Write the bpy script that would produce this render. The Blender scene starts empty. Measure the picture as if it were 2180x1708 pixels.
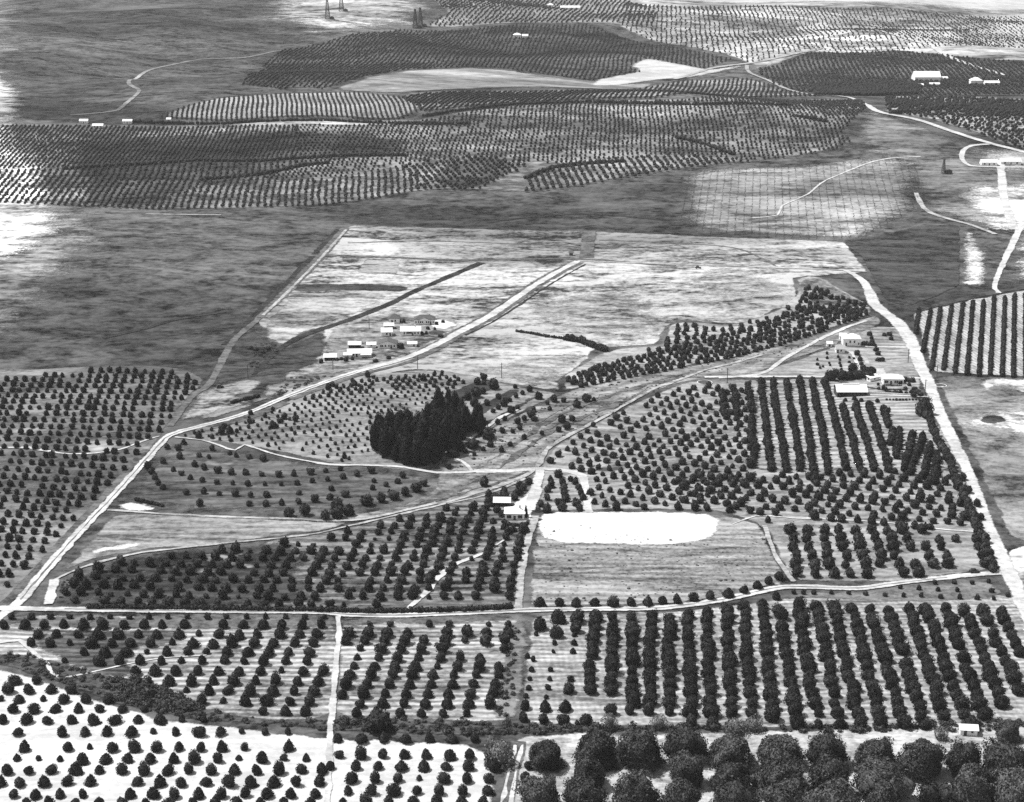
import bpy, bmesh, math, random
import numpy as np
from mathutils import Vector
from mathutils.geometry import delaunay_2d_cdt

random.seed(7); rng = np.random.default_rng(7)
scene = bpy.context.scene
COL = scene.collection

# ------------------------------------------------------------------ camera
CAM_H = 280.0; PITCH = math.radians(18.1); FPX = 3600.0      # metres, tilt below the horizon, focal length in photo units
IW, IH = 2180.0, 1708.0
cam_data = bpy.data.cameras.new('camera')
cam_data.sensor_fit = 'HORIZONTAL'; cam_data.sensor_width = 36.0
cam_data.lens = FPX / IW * 36.0
cam_data.clip_start = 1.0; cam_data.clip_end = 30000.0
cam = bpy.data.objects.new('camera', cam_data); COL.objects.link(cam)
cam.location = (0, 0, CAM_H); cam.rotation_euler = (math.pi / 2 - PITCH, 0, 0)
scene.camera = cam

# ------------------------------------------------------------------ sky and sun
SUN_EL = math.radians(60); SUN_AZ = math.radians(160)          # azimuth counted from +X, anticlockwise: from the left and a little beyond
world = bpy.data.worlds.new('World'); scene.world = world; world.use_nodes = True
wn = world.node_tree; wn.nodes.clear()
sky = wn.nodes.new('ShaderNodeTexSky'); sky.sky_type = 'NISHITA'; sky.sun_disc = False
sky.sun_elevation = SUN_EL; sky.sun_rotation = math.pi / 2 - SUN_AZ
bw = wn.nodes.new('ShaderNodeRGBToBW'); bg = wn.nodes.new('ShaderNodeBackground'); wo = wn.nodes.new('ShaderNodeOutputWorld')
bg.inputs['Strength'].default_value = 0.11
wn.links.new(sky.outputs[0], bw.inputs[0]); wn.links.new(bw.outputs[0], bg.inputs['Color']); wn.links.new(bg.outputs[0], wo.inputs[0])
sd = bpy.data.lights.new('sun', 'SUN'); sd.energy = 3.9; sd.angle = math.radians(0.6); sd.color = (1, 1, 1)
sun = bpy.data.objects.new('sun', sd); COL.objects.link(sun)
sdir = Vector((math.cos(SUN_EL) * math.cos(SUN_AZ), math.cos(SUN_EL) * math.sin(SUN_AZ), math.sin(SUN_EL)))
sun.rotation_euler = sdir.to_track_quat('Z', 'Y').to_euler(); sun.location = (-200, 300, 400)
scene.view_settings.view_transform = 'Standard'; scene.view_settings.look = 'None'
scene.view_settings.exposure = 0.84; scene.view_settings.gamma = 1.0
scene.render.engine = 'CYCLES'
try:
    scene.cycles.use_denoising = False
    scene.cycles.max_bounces = 4; scene.cycles.diffuse_bounces = 2; scene.cycles.volume_bounces = 1
except Exception: pass

# ------------------------------------------------------------------ terrain height and photo-to-ground projection
HILLS = [  # x, y, height, sigma across, sigma along, rotation
    (-260, 1760, 25, 420, 150, 0.06), (330, 1690, 22, 260, 140, -0.05), (-230, 2010, 18, 210, 90, 0.05),
    (-60, 2290, 16, 150, 110, 0), (-210, 2700, 30, 260, 190, 0), (230, 2750, 18, 240, 200, 0),
    (560, 2420, 18, 200, 150, 0), (-700, 2450, 34, 230, 260, 0), (-560, 3050, 40, 320, 200, 0), (520, 3100, 16, 400, 200, 0),
    (100, 3400, 26, 500, 230, 0), (-900, 1900, 20, 200, 300, 0),
    (-115, 845, 5.5, 70, 60, 0.5), (165, 1115, 5.0, 60, 60, 0), (-140, 735, -2.5, 80, 40, 0),
    (90, 820, -3.5, 130, 22, 0.75), (-330, 1150, 5, 120, 140, 0), (320, 1380, 4, 120, 110, 0), (210, 790, 3.0, 60, 60, 0)]
def hgt(x, y):
    x = np.asarray(x, float); y = np.asarray(y, float)
    z = np.zeros(np.broadcast(x, y).shape)
    for cx, cy, h, sx, sy, r in HILLS:
        c, s = math.cos(r), math.sin(r)
        u = (x - cx) * c + (y - cy) * s; v = -(x - cx) * s + (y - cy) * c
        z = z + h * np.exp(-0.5 * ((u / sx) ** 2 + (v / sy) ** 2))
    far = 1 / (1 + np.exp(-(y - 1500) / 120))
    z = z + far * (2.6 * np.sin(x / 83 + 0.6 * np.sin(y / 140)) * np.sin(y / 97 + 1.3) + 1.8 * np.sin(x / 41 + y / 63))
    far2 = 1 / (1 + np.exp(-(y - 1950) / 90))
    z = z + far2 * (4.2 * np.sin(x / 52 + 1.3 * np.sin(y / 120)) * np.sin(y / 66 + 0.8 + x / 210) + 2.5 * np.sin(x / 95 - y / 71))
    vfar = np.clip((y - 3300) / 1500, 0, 3)
    z = z + vfar * 22
    return z + 0.5 * np.sin(x / 37 + 1.1) * np.sin(y / 43)
CP, SP = math.cos(PITCH), math.sin(PITCH)
TS = np.concatenate([np.arange(380, 1500, 4.0), np.arange(1500, 9000, 8.0)])
def px(pts, dz=0.0):
    """photo coordinates (0..2180, 0..1708) -> points on the ground (world x, y)."""
    p = np.atleast_2d(np.asarray(pts, float))
    a = (p[:, 0] - IW / 2) / FPX; b = (p[:, 1] - IH / 2) / FPX
    dx = a; dy = CP - b * SP; dzr = -SP - b * CP
    X = dx[:, None] * TS; Y = dy[:, None] * TS; Zr = CAM_H + dzr[:, None] * TS
    f = Zr - hgt(X, Y) - dz
    below = f < 0
    i = np.where(below.any(1), below.argmax(1), len(TS) - 1); i = np.maximum(i, 1)
    r = np.arange(len(p)); f0 = f[r, i - 1]; f1 = f[r, i]
    t = TS[i - 1] + (TS[i] - TS[i - 1]) * np.clip(f0 / np.where(f0 - f1 == 0, 1, f0 - f1), 0, 1)
    return np.stack([dx * t, dy * t], 1)
def to_px(x, y, z):
    d = np.asarray(z) - CAM_H; zc = y * CP - d * SP; yc = -(y * SP + d * CP)
    return IW / 2 + FPX * np.asarray(x) / zc, IH / 2 + FPX * yc / zc
K = 0.3418
ORG = {'r1': (0, 0), 'r2': (691.9, 0), 'r3': (1434.8, 0), 'r4': (0, 425.8), 'r5': (691.9, 425.8), 'r6': (1434.8, 425.8),
       'q1': (0, 851.5), 'q2': (691.9, 851.5), 'q3': (1434.8, 851.5), 'q4': (0, 1228.9), 'q5': (691.9, 1228.9), 'q6': (1434.8, 1228.9)}
def zz(reg, pts): o = ORG[reg]; return [(o[0] + x * K, o[1] + y * K) for x, y in pts]

# ------------------------------------------------------------------ materials (monochrome, procedural)
def lin(g):
    c = g / 255.0
    return c / 12.92 if c <= 0.04045 else ((c + 0.055) / 1.055) ** 2.4
KLIGHT = 2.2
def alb(g): return max(0.012, min(0.64, lin(g) / KLIGHT))
def new_mat(name, rough=1.0, spec=0.0):
    m = bpy.data.materials.new(name); m.use_nodes = True
    nt = m.node_tree; b = nt.nodes['Principled BSDF']
    b.inputs['Roughness'].default_value = rough; b.inputs['Specular IOR Level'].default_value = spec
    return m, nt, b
def noise(nt, vec, scale, detail=6, rough=0.6, dist=0.0):
    n = nt.nodes.new('ShaderNodeTexNoise'); n.inputs['Scale'].default_value = scale
    n.inputs['Detail'].default_value = detail; n.inputs['Distortion'].default_value = dist; n.inputs['Roughness'].default_value = rough
    nt.links.new(vec, n.inputs['Vector']); return n.outputs['Fac']
def math_n(nt, op, a, b=None, c=None):
    n = nt.nodes.new('ShaderNodeMath'); n.operation = op
    for i, v in enumerate((a, b, c)):
        if v is None: continue
        if isinstance(v, (int, float)): n.inputs[i].default_value = v
        else: nt.links.new(v, n.inputs[i])
    return n.outputs[0]
def mapr(nt, v, a, b, c, d):
    n = nt.nodes.new('ShaderNodeMapRange'); n.clamp = True
    nt.links.new(v, n.inputs[0])
    for i, q in enumerate((a, b, c, d)): n.inputs[i + 1].default_value = q
    return n.outputs[0]
def posn(nt, scale=(1, 1, 1), rot=0.0):
    g = nt.nodes.new('ShaderNodeNewGeometry'); m = nt.nodes.new('ShaderNodeMapping')
    m.inputs['Scale'].default_value = scale; m.inputs['Rotation'].default_value = (0, 0, rot)
    nt.links.new(g.outputs['Position'], m.inputs['Vector']); return m.outputs['Vector']
SOILS = {}
def soil(name, dark, light, scale=0.02, stretch=(0.35, 1.0), rot=0.0, fine=0.18, stripes=(), spots=None, lo=0.36, hi=0.64, tufts=0.0, fray=False):
    """ground cover: soil tone between two greys by uneven noise, optional furrows and spots of another tone."""
    SOILS[name] = (name, dark, light, scale, stretch, rot, fine, stripes, spots, lo, hi, tufts)
    m, nt, b = new_mat(name + ('_frayed' if fray else ''))
    lo, hi = 0.5 - (0.5 - lo) * 1.75, 0.5 + (hi - 0.5) * 1.75
    v = posn(nt, (stretch[0], stretch[1], 1), rot)
    n1 = noise(nt, v, scale * 1.9, 6, 0.6, 0.9); n2 = noise(nt, v, scale * 9, 5, 0.7, 0.5); n3 = noise(nt, posn(nt), fine, 4, 0.7)
    c1, c2, c3 = mapr(nt, n1, 0.34, 0.66, 0, 1), mapr(nt, n2, 0.33, 0.67, 0, 1), mapr(nt, n3, 0.33, 0.67, 0, 1)
    f = math_n(nt, 'ADD', math_n(nt, 'MULTIPLY', c1, 0.42), math_n(nt, 'ADD', math_n(nt, 'MULTIPLY', c2, 0.32), math_n(nt, 'MULTIPLY', c3, 0.26)))
    val = mapr(nt, f, lo, hi, alb(dark), alb(light))
    if light - dark > 60 and scale < 0.026:      # broad drifts of greener and drier cover
        br = noise(nt, posn(nt, (0.55, 1, 1), 0.2), 0.0055, 4, 0.55, 0.6)
        val = math_n(nt, 'MULTIPLY', val, mapr(nt, br, 0.36, 0.64, 0.52, 1.42))
    for period, ang, amp, dist in stripes:
        w = nt.nodes.new('ShaderNodeTexWave'); w.wave_type = 'BANDS'; w.bands_direction = 'X'
        w.inputs['Scale'].default_value = 0.314 / period; w.inputs['Distortion'].default_value = dist
        w.inputs['Detail'].default_value = 3; w.inputs['Detail Scale'].default_value = 0.6
        nt.links.new(posn(nt, rot=ang), w.inputs['Vector'])
        val = math_n(nt, 'MULTIPLY', val, mapr(nt, math_n(nt, 'ADD', w.outputs['Fac'], math_n(nt, 'MULTIPLY', math_n(nt, 'SUBTRACT', n2, 0.5), 1.4)), 0.15, 0.85, 1 - amp, 1.0))
    if spots:
        for g, sc, thr, soft in spots:
            s = noise(nt, posn(nt, (0.5, 1, 1), 0.3), sc, 5, 0.65)
            k = mapr(nt, s, thr, thr + soft, 0, 1)
            val = math_n(nt, 'ADD', math_n(nt, 'MULTIPLY', val, math_n(nt, 'SUBTRACT', 1, k)), math_n(nt, 'MULTIPLY', k, alb(g)))
    if tufts:
        t = noise(nt, posn(nt), 0.55, 2, 0.5)
        val = math_n(nt, 'MULTIPLY', val, mapr(nt, t, 0.56, 0.70, 1.0, 1.0 - tufts))
    cc = nt.nodes.new('ShaderNodeCombineColor')
    for i in range(3): nt.links.new(val, cc.inputs[i])
    nt.links.new(cc.outputs[0], b.inputs['Base Color'])
    if fray:     # the cover thins out unevenly towards its edge and the ground below shows through
        at = nt.nodes.new('ShaderNodeAttribute'); at.attribute_name = 'edge'
        nz = math_n(nt, 'ADD', math_n(nt, 'MULTIPLY', noise(nt, posn(nt, (0.5, 1, 1)), 0.05, 5, 0.65), 0.55), math_n(nt, 'MULTIPLY', noise(nt, posn(nt), 0.5, 4, 0.7), 0.45))
        k = mapr(nt, math_n(nt, 'ADD', at.outputs['Fac'], math_n(nt, 'MULTIPLY', math_n(nt, 'SUBTRACT', nz, 0.5), 2.6)), 0.3, 0.7, 0, 1)
        tr = nt.nodes.new('ShaderNodeBsdfTransparent'); mx = nt.nodes.new('ShaderNodeMixShader'); out = nt.nodes['Material Output']
        nt.links.new(k, mx.inputs[0]); nt.links.new(tr.outputs[0], mx.inputs[1]); nt.links.new(b.outputs[0], mx.inputs[2]); nt.links.new(mx.outputs[0], out.inputs[0])
    return m
FRAYED = {}
def frayed(key):
    if key not in FRAYED: FRAYED[key] = soil(*SOILS[M[key].name], fray=True)
    return FRAYED[key]
def leaves(name, lo, hi, scale=0.6):
    m, nt, b = new_mat(name, 0.75, 0.12)
    g = nt.nodes.new('ShaderNodeNewGeometry'); oi = nt.nodes.new('ShaderNodeObjectInfo')
    n = noise(nt, g.outputs['Position'], scale, 3, 0.6)
    f = math_n(nt, 'ADD', math_n(nt, 'MULTIPLY', g.outputs['Random Per Island'], 0.6), math_n(nt, 'ADD', math_n(nt, 'MULTIPLY', n, 0.5), math_n(nt, 'MULTIPLY', oi.outputs['Random'], 0.25)))
    val = math_n(nt, 'ADD', lo, math_n(nt, 'MULTIPLY', math_n(nt, 'POWER', mapr(nt, f, 0.2, 1.1, 0, 1), 2.0), hi - lo))
    cc = nt.nodes.new('ShaderNodeCombineColor')
    for i in range(3): nt.links.new(val, cc.inputs[i])
    nt.links.new(cc.outputs[0], b.inputs['Base Color'])
    return m
def plain(name, a, rough=0.8, spec=0.2, var=0.15, scale=1.5):
    m, nt, b = new_mat(name, rough, spec)
    n = noise(nt, posn(nt), scale, 5, 0.7)
    val = mapr(nt, n, 0.3, 0.7, a * (1 - var), min(0.85, a * (1 + var)))
    cc = nt.nodes.new('ShaderNodeCombineColor')
    for i in range(3): nt.links.new(val, cc.inputs[i])
    nt.links.new(cc.outputs[0], b.inputs['Base Color'])
    return m
PI = math.pi
M = {}
M['grass'] = soil('dry_grass', 40, 132, 0.021, (0.6, 1), 0.35, 0.16, spots=[(160, 0.005, 0.58, 0.2)])
M['white_soil'] = soil('white_sandy_soil', 240, 280, 0.05, (0.5, 1), 0, 0.5)
M['white_lane_soil'] = soil('white_soil_furrowed', 232, 270, 0.05, (0.4, 1), 0, 0.4, stripes=[(3.2, PI / 2, 0.06, 3)])
M['furrow_soil'] = soil('furrowed_soil', 120, 262, 0.035, (0.16, 1.0), 0.02, 0.35, stripes=[(3.6, PI / 2 + 0.01, 0.5, 3.5)])
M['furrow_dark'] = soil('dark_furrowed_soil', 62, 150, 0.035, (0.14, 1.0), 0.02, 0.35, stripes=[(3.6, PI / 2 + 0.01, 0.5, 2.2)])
M['hatch_soil'] = soil('cross_harrowed_soil', 145, 250, 0.05, (0.2, 1.0), 0, 0.4, stripes=[(3.4, PI / 2, 0.34, 5), (2.2, -0.09, 0.14, 4)])
M['bare_grey'] = soil('grey_bare_soil', 105, 178, 0.035, (0.4, 1), 0.1, 0.4, tufts=0.3)
M['walnut_soil'] = soil('pale_soil_under_walnuts', 150, 250, 0.06, (0.5, 1), 0, 0.5)
M['dark_orchard'] = soil('dark_weedy_soil', 50, 112, 0.03, (0.2, 1), 0.05, 0.3, stripes=[(6.4, PI / 2 + 0.04, 0.35, 4)], spots=[(190, 0.035, 0.60, 0.06)])
M['light_orchard'] = soil('light_tilled_soil', 70, 200, 0.03, (0.16, 1), 0.03, 0.3, stripes=[(6.4, PI / 2 + 0.02, 0.5, 4)])
M['left_orchard'] = soil('grey_orchard_soil', 95, 175, 0.02, (0.5, 1), 0.7, 0.3, spots=[(225, 0.02, 0.62, 0.1)])
M['bowl'] = soil('dark_hillside_soil', 72, 150, 0.03, (0.22, 1), 0.0, 0.25, stripes=[(9, PI / 2, 0.3, 6)], spots=[(175, 0.03, 0.64, 0.06)])
M['young'] = soil('pale_hillside_soil', 112, 200, 0.03, (0.3, 1), 0.5, 0.35)
M['dark_strip'] = soil('dark_tilled_strip', 52, 92, 0.05, (0.3, 1), 0.7, 0.3)
M['wash'] = soil('streaked_wash_soil', 92, 215, 0.03, (0.10, 1.0), -0.80, 0.4, stripes=[(11, PI / 2 - 0.80, 0.35, 5)], tufts=0.35)
M['pale_field'] = soil('pale_stubble', 66, 222, 0.020, (0.42, 1), 0.08, 0.22, lo=0.37, hi=0.58)
M['pale_patchy'] = soil('patchy_stubble', 78, 225, 0.022, (0.35, 1), 0.2, 0.25)
M['grey_field'] = soil('grey_stubble', 92, 200, 0.025, (0.25, 1), 0.1, 0.3)
M['stubble'] = soil('streaky_stubble', 100, 225, 0.03, (0.16, 1), 0.02, 0.45, stripes=[(5.2, PI / 2, 0.28, 5)], tufts=0.35)
M['dark_grass'] = soil('dark_grass', 42, 112, 0.03, (0.4, 1), 0.3, 0.3)
M['mid_grass'] = soil('grey_pasture', 70, 195, 0.02, (0.5, 1), -0.4, 0.35)
M['citrus_band'] = soil('pale_soil_citrus_band', 130, 225, 0.03, (0.25, 1), 0.45, 0.3)
M['mid_orchard'] = soil('pale_orchard_soil', 135, 220, 0.03, (0.3, 1), 0, 0.35, stripes=[(6.5, PI / 2 + 0.02, 0.22, 4)], spots=[(95, 0.018, 0.64, 0.05)])
M['row_soil'] = soil('row_orchard_soil', 160, 240, 0.04, (0.25, 1), 0, 0.4, stripes=[(5.8, PI / 2, 0.42, 2.5)])
M['hedge_field'] = soil('raked_pale_soil', 170, 246, 0.05, (1, 0.2), 0.05, 0.4, stripes=[(2.6, -0.20, 0.3, 1.5)])
M['far_orchard'] = soil('far_orchard_soil', 92, 205, 0.010, (0.4, 1), 0.1, 0.06, lo=0.40, hi=0.66)
M['far_dark'] = soil('far_dark_orchard_soil', 42, 125, 0.010, (0.4, 1), 0.1, 0.06)
M['far_pale'] = soil('far_pale_field', 130, 205, 0.010, (0.4, 1), 0.1, 0.08)
M['far_bright'] = soil('far_bright_orchard_soil', 92, 245, 0.009, (0.4, 1), 0.1, 0.06)
M['far_white'] = soil('far_white_field_and_haze', 205, 255, 0.010, (0.4, 1), 0.1, 0.08)
M['ridge_stripe'] = soil('ridge_orchard_soil', 150, 215, 0.010, (0.4, 1), 0.1, 0.06)
M['bare_and_glare'] = soil('glare_and_bare_ground', 125, 300, 0.012, (0.6, 1), 0.2, 0.12, lo=0.36, hi=0.54)  # pale bare ground, also the glare painted along both side edges
M['vine'] = soil('sapling_field_soil', 105, 225, 0.018, (0.5, 1), 0.2, 0.2)
M['oil_field'] = soil('bare_oil_field_ground', 88, 262, 0.012, (0.5, 1), 0.1, 0.10)
M['grass_and_glare'] = soil('pale_grass_and_glare', 72, 205, 0.017, (0.36, 1), 0.12, 0.16)  # dry grass tone, also the painted fade of the left-edge glare
M['scrub_soil'] = soil('scrub_covered_soil', 50, 125, 0.08, (0.5, 1), 0, 0.4)
M['dirt_road'] = soil('pale_dirt_road', 205, 265, 0.05, (0.5, 1), 0, 0.5)
M['dirt_track'] = soil('worn_dirt_track', 150, 235, 0.05, (0.5, 1), 0, 0.5)
M['grey_track'] = soil('grey_weedy_track', 80, 150, 0.05, (0.6, 1), 0.7, 0.4)
M['dark_track'] = soil('dark_weedy_verge', 45, 90, 0.06, (0.6, 1), 0.7, 0.4)
M['citrus'] = leaves('citrus_leaves', 0.006, 0.052)
M['grove'] = leaves('eucalyptus_leaves', 0.005, 0.036)
M['walnut'] = leaves('walnut_leaves', 0.005, 0.12, 0.35)
M['brush'] = leaves('brush_leaves', 0.012, 0.12, 0.3)
M['sparse'] = leaves('pale_shrub_leaves', 0.06, 0.20, 0.4)
M['far_leaf'] = leaves('distant_orchard_leaves', 0.010, 0.028, 0.1)
M['bark'] = plain('bark', 0.07)
M['white_wall'] = plain('white_painted_boards', 0.84, 0.7, 0.2, 0.04)
M['white_roof'] = plain('pale_sheet_roof', 0.66, 0.6, 0.2, 0.08)
M['dark_roof'] = plain('dark_shingle_roof', 0.085, 0.9, 0.1, 0.25)
M['grey_roof'] = plain('grey_shingle_roof', 0.32, 0.9, 0.1, 0.2)
M['glass'] = plain('dark_window_glass', 0.015, 0.25, 0.5)
M['dark_inside'] = plain('shed_inside_shade', 0.02)  # near-black colour holds the shade inside the open sheds
M['timber'] = plain('weathered_timber', 0.06)
M['trim'] = plain('white_trim', 0.75, 0.7, 0.2, 0.05)
M['concrete'] = plain('pale_concrete', 0.5)
M['car_paint'] = plain('black_car_paint', 0.02, 0.3, 0.5)
M['tyre'] = plain('tyre_rubber', 0.02)
M['water'] = plain('dark_still_water', 0.015, 0.12, 0.5)

# ------------------------------------------------------------------ object helpers
def tag(o, label=None, cat=None, group=None, kind=None):
    if label: o['label'] = label
    if cat: o['category'] = cat
    if group: o['group'] = group
    if kind: o['kind'] = kind
    return o
def mesh_np(name, V, F):
    """triangle mesh from arrays."""
    V = np.asarray(V, np.float32); F = np.asarray(F, np.int32)
    me = bpy.data.meshes.new(name)
    me.vertices.add(len(V)); me.vertices.foreach_set('co', V.ravel())
    me.loops.add(F.size); me.loops.foreach_set('vertex_index', F.ravel())
    me.polygons.add(len(F)); me.polygons.foreach_set('loop_start', np.arange(0, F.size, 3, dtype=np.int32))
    me.update(calc_edges=True); me.validate()
    return me
def link(name, me, mat=None, parent=None, loc=None):
    o = bpy.data.objects.new(name, me); COL.objects.link(o)
    if mat is not None and me is not None and not me.materials: me.materials.append(mat)
    if parent: o.parent = parent
    if loc is not None: o.location = loc
    return o
def empty(name, loc, rz=0.0):
    o = bpy.data.objects.new(name, None); COL.objects.link(o); o.location = loc; o.rotation_euler = (0, 0, rz)
    o.empty_display_size = 0.5; return o
def in_poly(P, poly):
    P = np.asarray(P); poly = np.asarray(poly); x, y = P[:, 0], P[:, 1]; ins = np.zeros(len(P), bool)
    j = len(poly) - 1
    for i in range(len(poly)):
        xi, yi = poly[i]; xj, yj = poly[j]
        c = ((yi > y) != (yj > y)) & (x < (xj - xi) * (y - yi) / ((yj - yi) if yj != yi else 1e-9) + xi)
        ins ^= c; j = i
    return ins
def densify(w, step, closed=True):
    out = []; n = len(w)
    for i in range(n if closed else n - 1):
        a, b = w[i], w[(i + 1) % n]; d = np.linalg.norm(b - a); k = max(1, int(d / step))
        for q in range(k): out.append(a + (b - a) * q / k)
    if not closed: out.append(w[-1])
    return np.array(out)
def smooth_closed(w, it=1):
    for _ in range(it):
        w = 0.5 * w + 0.25 * (np.roll(w, 1, 0) + np.roll(w, -1, 0))
    return w
# ------------------------------------------------------------------ ground sheet
xs = np.concatenate([np.arange(-6000, -1300, 200.0), np.arange(-1300, 1300, 12.0), np.arange(1300, 6001, 200.0)])
ys = np.concatenate([np.arange(-600, 360, 60.0), np.arange(360, 2600, 10.0), np.arange(2600, 4000, 20.0), np.arange(4000, 9500, 150.0)])
GX, GY = np.meshgrid(xs, ys); GZ = hgt(GX, GY)
nx, ny = len(xs), len(ys); idx = np.arange(nx * ny).reshape(ny, nx)
a, b_, c, d = idx[:-1, :-1].ravel(), idx[:-1, 1:].ravel(), idx[1:, 1:].ravel(), idx[1:, :-1].ravel()
g = link('ground', mesh_np('ground', np.stack([GX.ravel(), GY.ravel(), GZ.ravel()], 1), np.concatenate([np.stack([a, b_, c], 1), np.stack([a, c, d], 1)])), M['grass'])
tag(g, 'dry grassland spreading over the whole valley and far hills', 'ground', kind='structure')
for p_ in g.data.polygons: p_.use_smooth = True

def field(name, label, pts, mat, lift, step=None, jit=0.5, grid=14.0, fz=None):
    """a field draped on the ground, its outline given by photo points."""
    w = px(pts); dist = np.median(w[:, 1])
    if step is None: step = 5.0 if dist < 1200 else 12.0
    if dist > 1300: grid = 22.0; jit = jit * 1.5
    if fz is None: fz = (2.4 if dist < 1200 else 8.0) * (1.0 + 1.2 * max(0.0, jit - 0.5))
    fz = min(fz, 110.0); jit = min(jit, 1.0)
    w = smooth_closed(densify(w, step), 2)
    r = np.random.default_rng(abs(hash(label)) % 9999 if False else len(label) * 37 + len(pts))
    w = w + r.normal(0, jit, w.shape)
    lo, hi = w.min(0), w.max(0)
    gx, gy = np.meshgrid(np.arange(lo[0], hi[0], grid), np.arange(lo[1], hi[1], grid))
    P = np.stack([gx.ravel(), gy.ravel()], 1) + r.normal(0, grid * 0.12, (gx.size, 2))
    t_ = np.roll(w, -1, 0) - np.roll(w, 1, 0); nn_ = np.stack([-t_[:, 1], t_[:, 0]], 1) / np.maximum(np.linalg.norm(t_, axis=1, keepdims=True), 1e-6)
    P = np.concatenate([P] + [w + nn_ * sg * fz * q_ for sg in (-1, 1) for q_ in (0.5, 1.0)])
    P = P[in_poly(P, w)]
    def bdist(Q):
        A = w; B = np.roll(w, -1, 0); best = np.full(len(Q), 1e9)
        for a_, b2 in zip(A, B):
            d = b2 - a_; L2 = max(d @ d, 1e-9); t = np.clip(((Q - a_) @ d) / L2, 0, 1); best = np.minimum(best, np.hypot(*(Q - a_ - t[:, None] * d).T))
        return best
    dP = bdist(P); P = P[dP > 0.3 * min(fz, 2.0)]
    n = len(w)
    verts = [Vector((float(q[0]), float(q[1]))) for q in np.concatenate([w, P])]
    res = delaunay_2d_cdt(verts, [(i, (i + 1) % n) for i in range(n)], [], 1, 1e-4)
    V2 = np.array([[v.x, v.y] for v in res[0]]); F = [f for f in res[2] if len(f) == 3]
    F = np.array(F)
    cen = V2[F].mean(1); F = F[in_poly(cen, w)]
    aa, bb, cc_ = V2[F[:, 0]], V2[F[:, 1]], V2[F[:, 2]]
    area = (bb[:, 0] - aa[:, 0]) * (cc_[:, 1] - aa[:, 1]) - (bb[:, 1] - aa[:, 1]) * (cc_[:, 0] - aa[:, 0])
    F[area < 0] = F[area < 0][:, ::-1]
    V = np.column_stack([V2, hgt(V2[:, 0], V2[:, 1]) + lift])
    me = mesh_np(name, V, F); at = me.attributes.new('edge', 'FLOAT', 'POINT')
    at.data.foreach_set('value', np.minimum(bdist(V2) / fz, 3.0).astype(np.float32))
    o = link(name, me, frayed(mat))
    tag(o, label, 'field', kind='structure')
    return o
def ribbon(name, label, pts, width, mat, lift, cat='road', jit=0.25, px_in=True):
    w = px(pts) if px_in else np.asarray(pts, float)
    # smooth spline through the points, then even steps
    q = [w[0]]
    P = np.concatenate([[2 * w[0] - w[1]], w, [2 * w[-1] - w[-2]]])
    for i in range(1, len(P) - 2):
        d = np.linalg.norm(P[i + 1] - P[i]); k = max(2, int(d / (5 if P[i][1] < 1300 else 12)))
        for s in range(1, k + 1):
            t = s / k
            q.append(0.5 * ((2 * P[i]) + (-P[i - 1] + P[i + 1]) * t + (2 * P[i - 1] - 5 * P[i] + 4 * P[i + 1] - P[i + 2]) * t * t + (-P[i - 1] + 3 * P[i] - 3 * P[i + 1] + P[i + 2]) * t ** 3))
    q = np.array(q); tan = np.gradient(q, axis=0); tan /= np.maximum(np.linalg.norm(tan, axis=1, keepdims=True), 1e-6)
    nrm = np.stack([-tan[:, 1], tan[:, 0]], 1); r = np.random.default_rng(len(pts) * 13 + int(abs(q[0, 0])))
    wd = np.interp(np.linspace(0, 1, len(q)), np.linspace(0, 1, len(width)), width) if isinstance(width, (list, tuple)) else np.full(len(q), width)
    rows = []
    for s in (-0.5, 0, 0.5):
        e = q + nrm * (wd * s)[:, None] + (r.normal(0, jit, q.shape) if s else 0)
        rows.append(np.column_stack([e, hgt(e[:, 0], e[:, 1]) + lift]))
    n = len(q); V = np.concatenate(rows); F = []
    for k in (0, 1):
        i = np.arange(n - 1); A = k * n + i; B = (k + 1) * n + i
        F.append(np.stack([A, A + 1, B + 1], 1)); F.append(np.stack([A, B + 1, B], 1))
    F = np.concatenate(F)[:, ::-1]
    v0, v1, v2 = V[F[:, 0]], V[F[:, 1]], V[F[:, 2]]
    up = np.cross(v1 - v0, v2 - v0)[:, 2]; F[up < 0] = F[up < 0][:, ::-1]
    me = mesh_np(name, V, F); at = me.attributes.new('edge', 'FLOAT', 'POINT')
    at.data.foreach_set('value', np.concatenate([np.full(n, 0.1), np.full(n, 2.2), np.full(n, 0.1)]).astype(np.float32))
    o = link(name, me, frayed(mat)); tag(o, label, cat, kind='structure'); return o

# ------------------------------------------------------------------ fields
# far country
TRI = [(1252, 184), (1262, 171), (1320, 160), (1362, 153), (1336, 141), (1376, 124), (1430, 133), (1510, 150), (1590, 138), (1580, 146), (1500, 163), (1420, 170), (1330, 182)]
field('field', 'bleached bare ground along the left edge', [(-90, 130), (20, 150), (60, 190), (70, 250), (60, 290), (120, 340), (140, 420), (160, 480), (110, 530), (30, 560), (-120, 600), (-200, 400)], 'bare_and_glare', 0.75, jit=1, fz=42)  # edge glare put into the ground colour
field('field', 'bleached pale ground on the right pasture', [(2010, 420), (2060, 390), (2130, 385), (2260, 370), (2260, 500), (2120, 500), (2050, 480)], 'bare_and_glare', 0.52, jit=1, fz=40)  # right-edge glow painted as a pale ground tone
field('field', 'pale dry grass spreading from the left edge', [(-220, 250), (60, 260), (140, 330), (230, 430), (260, 520), (180, 600), (150, 680), (60, 750), (-220, 780)], 'grass_and_glare', 0.2, jit=1, fz=60)  # softer outer fade of the left glare, painted over the grass
field('field', 'pale dry grass on the upper left hills', [(-220, -30), (40, -30), (110, 60), (90, 130), (60, 190), (-220, 220)], 'grass_and_glare', 0.45, jit=1, fz=100)
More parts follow.
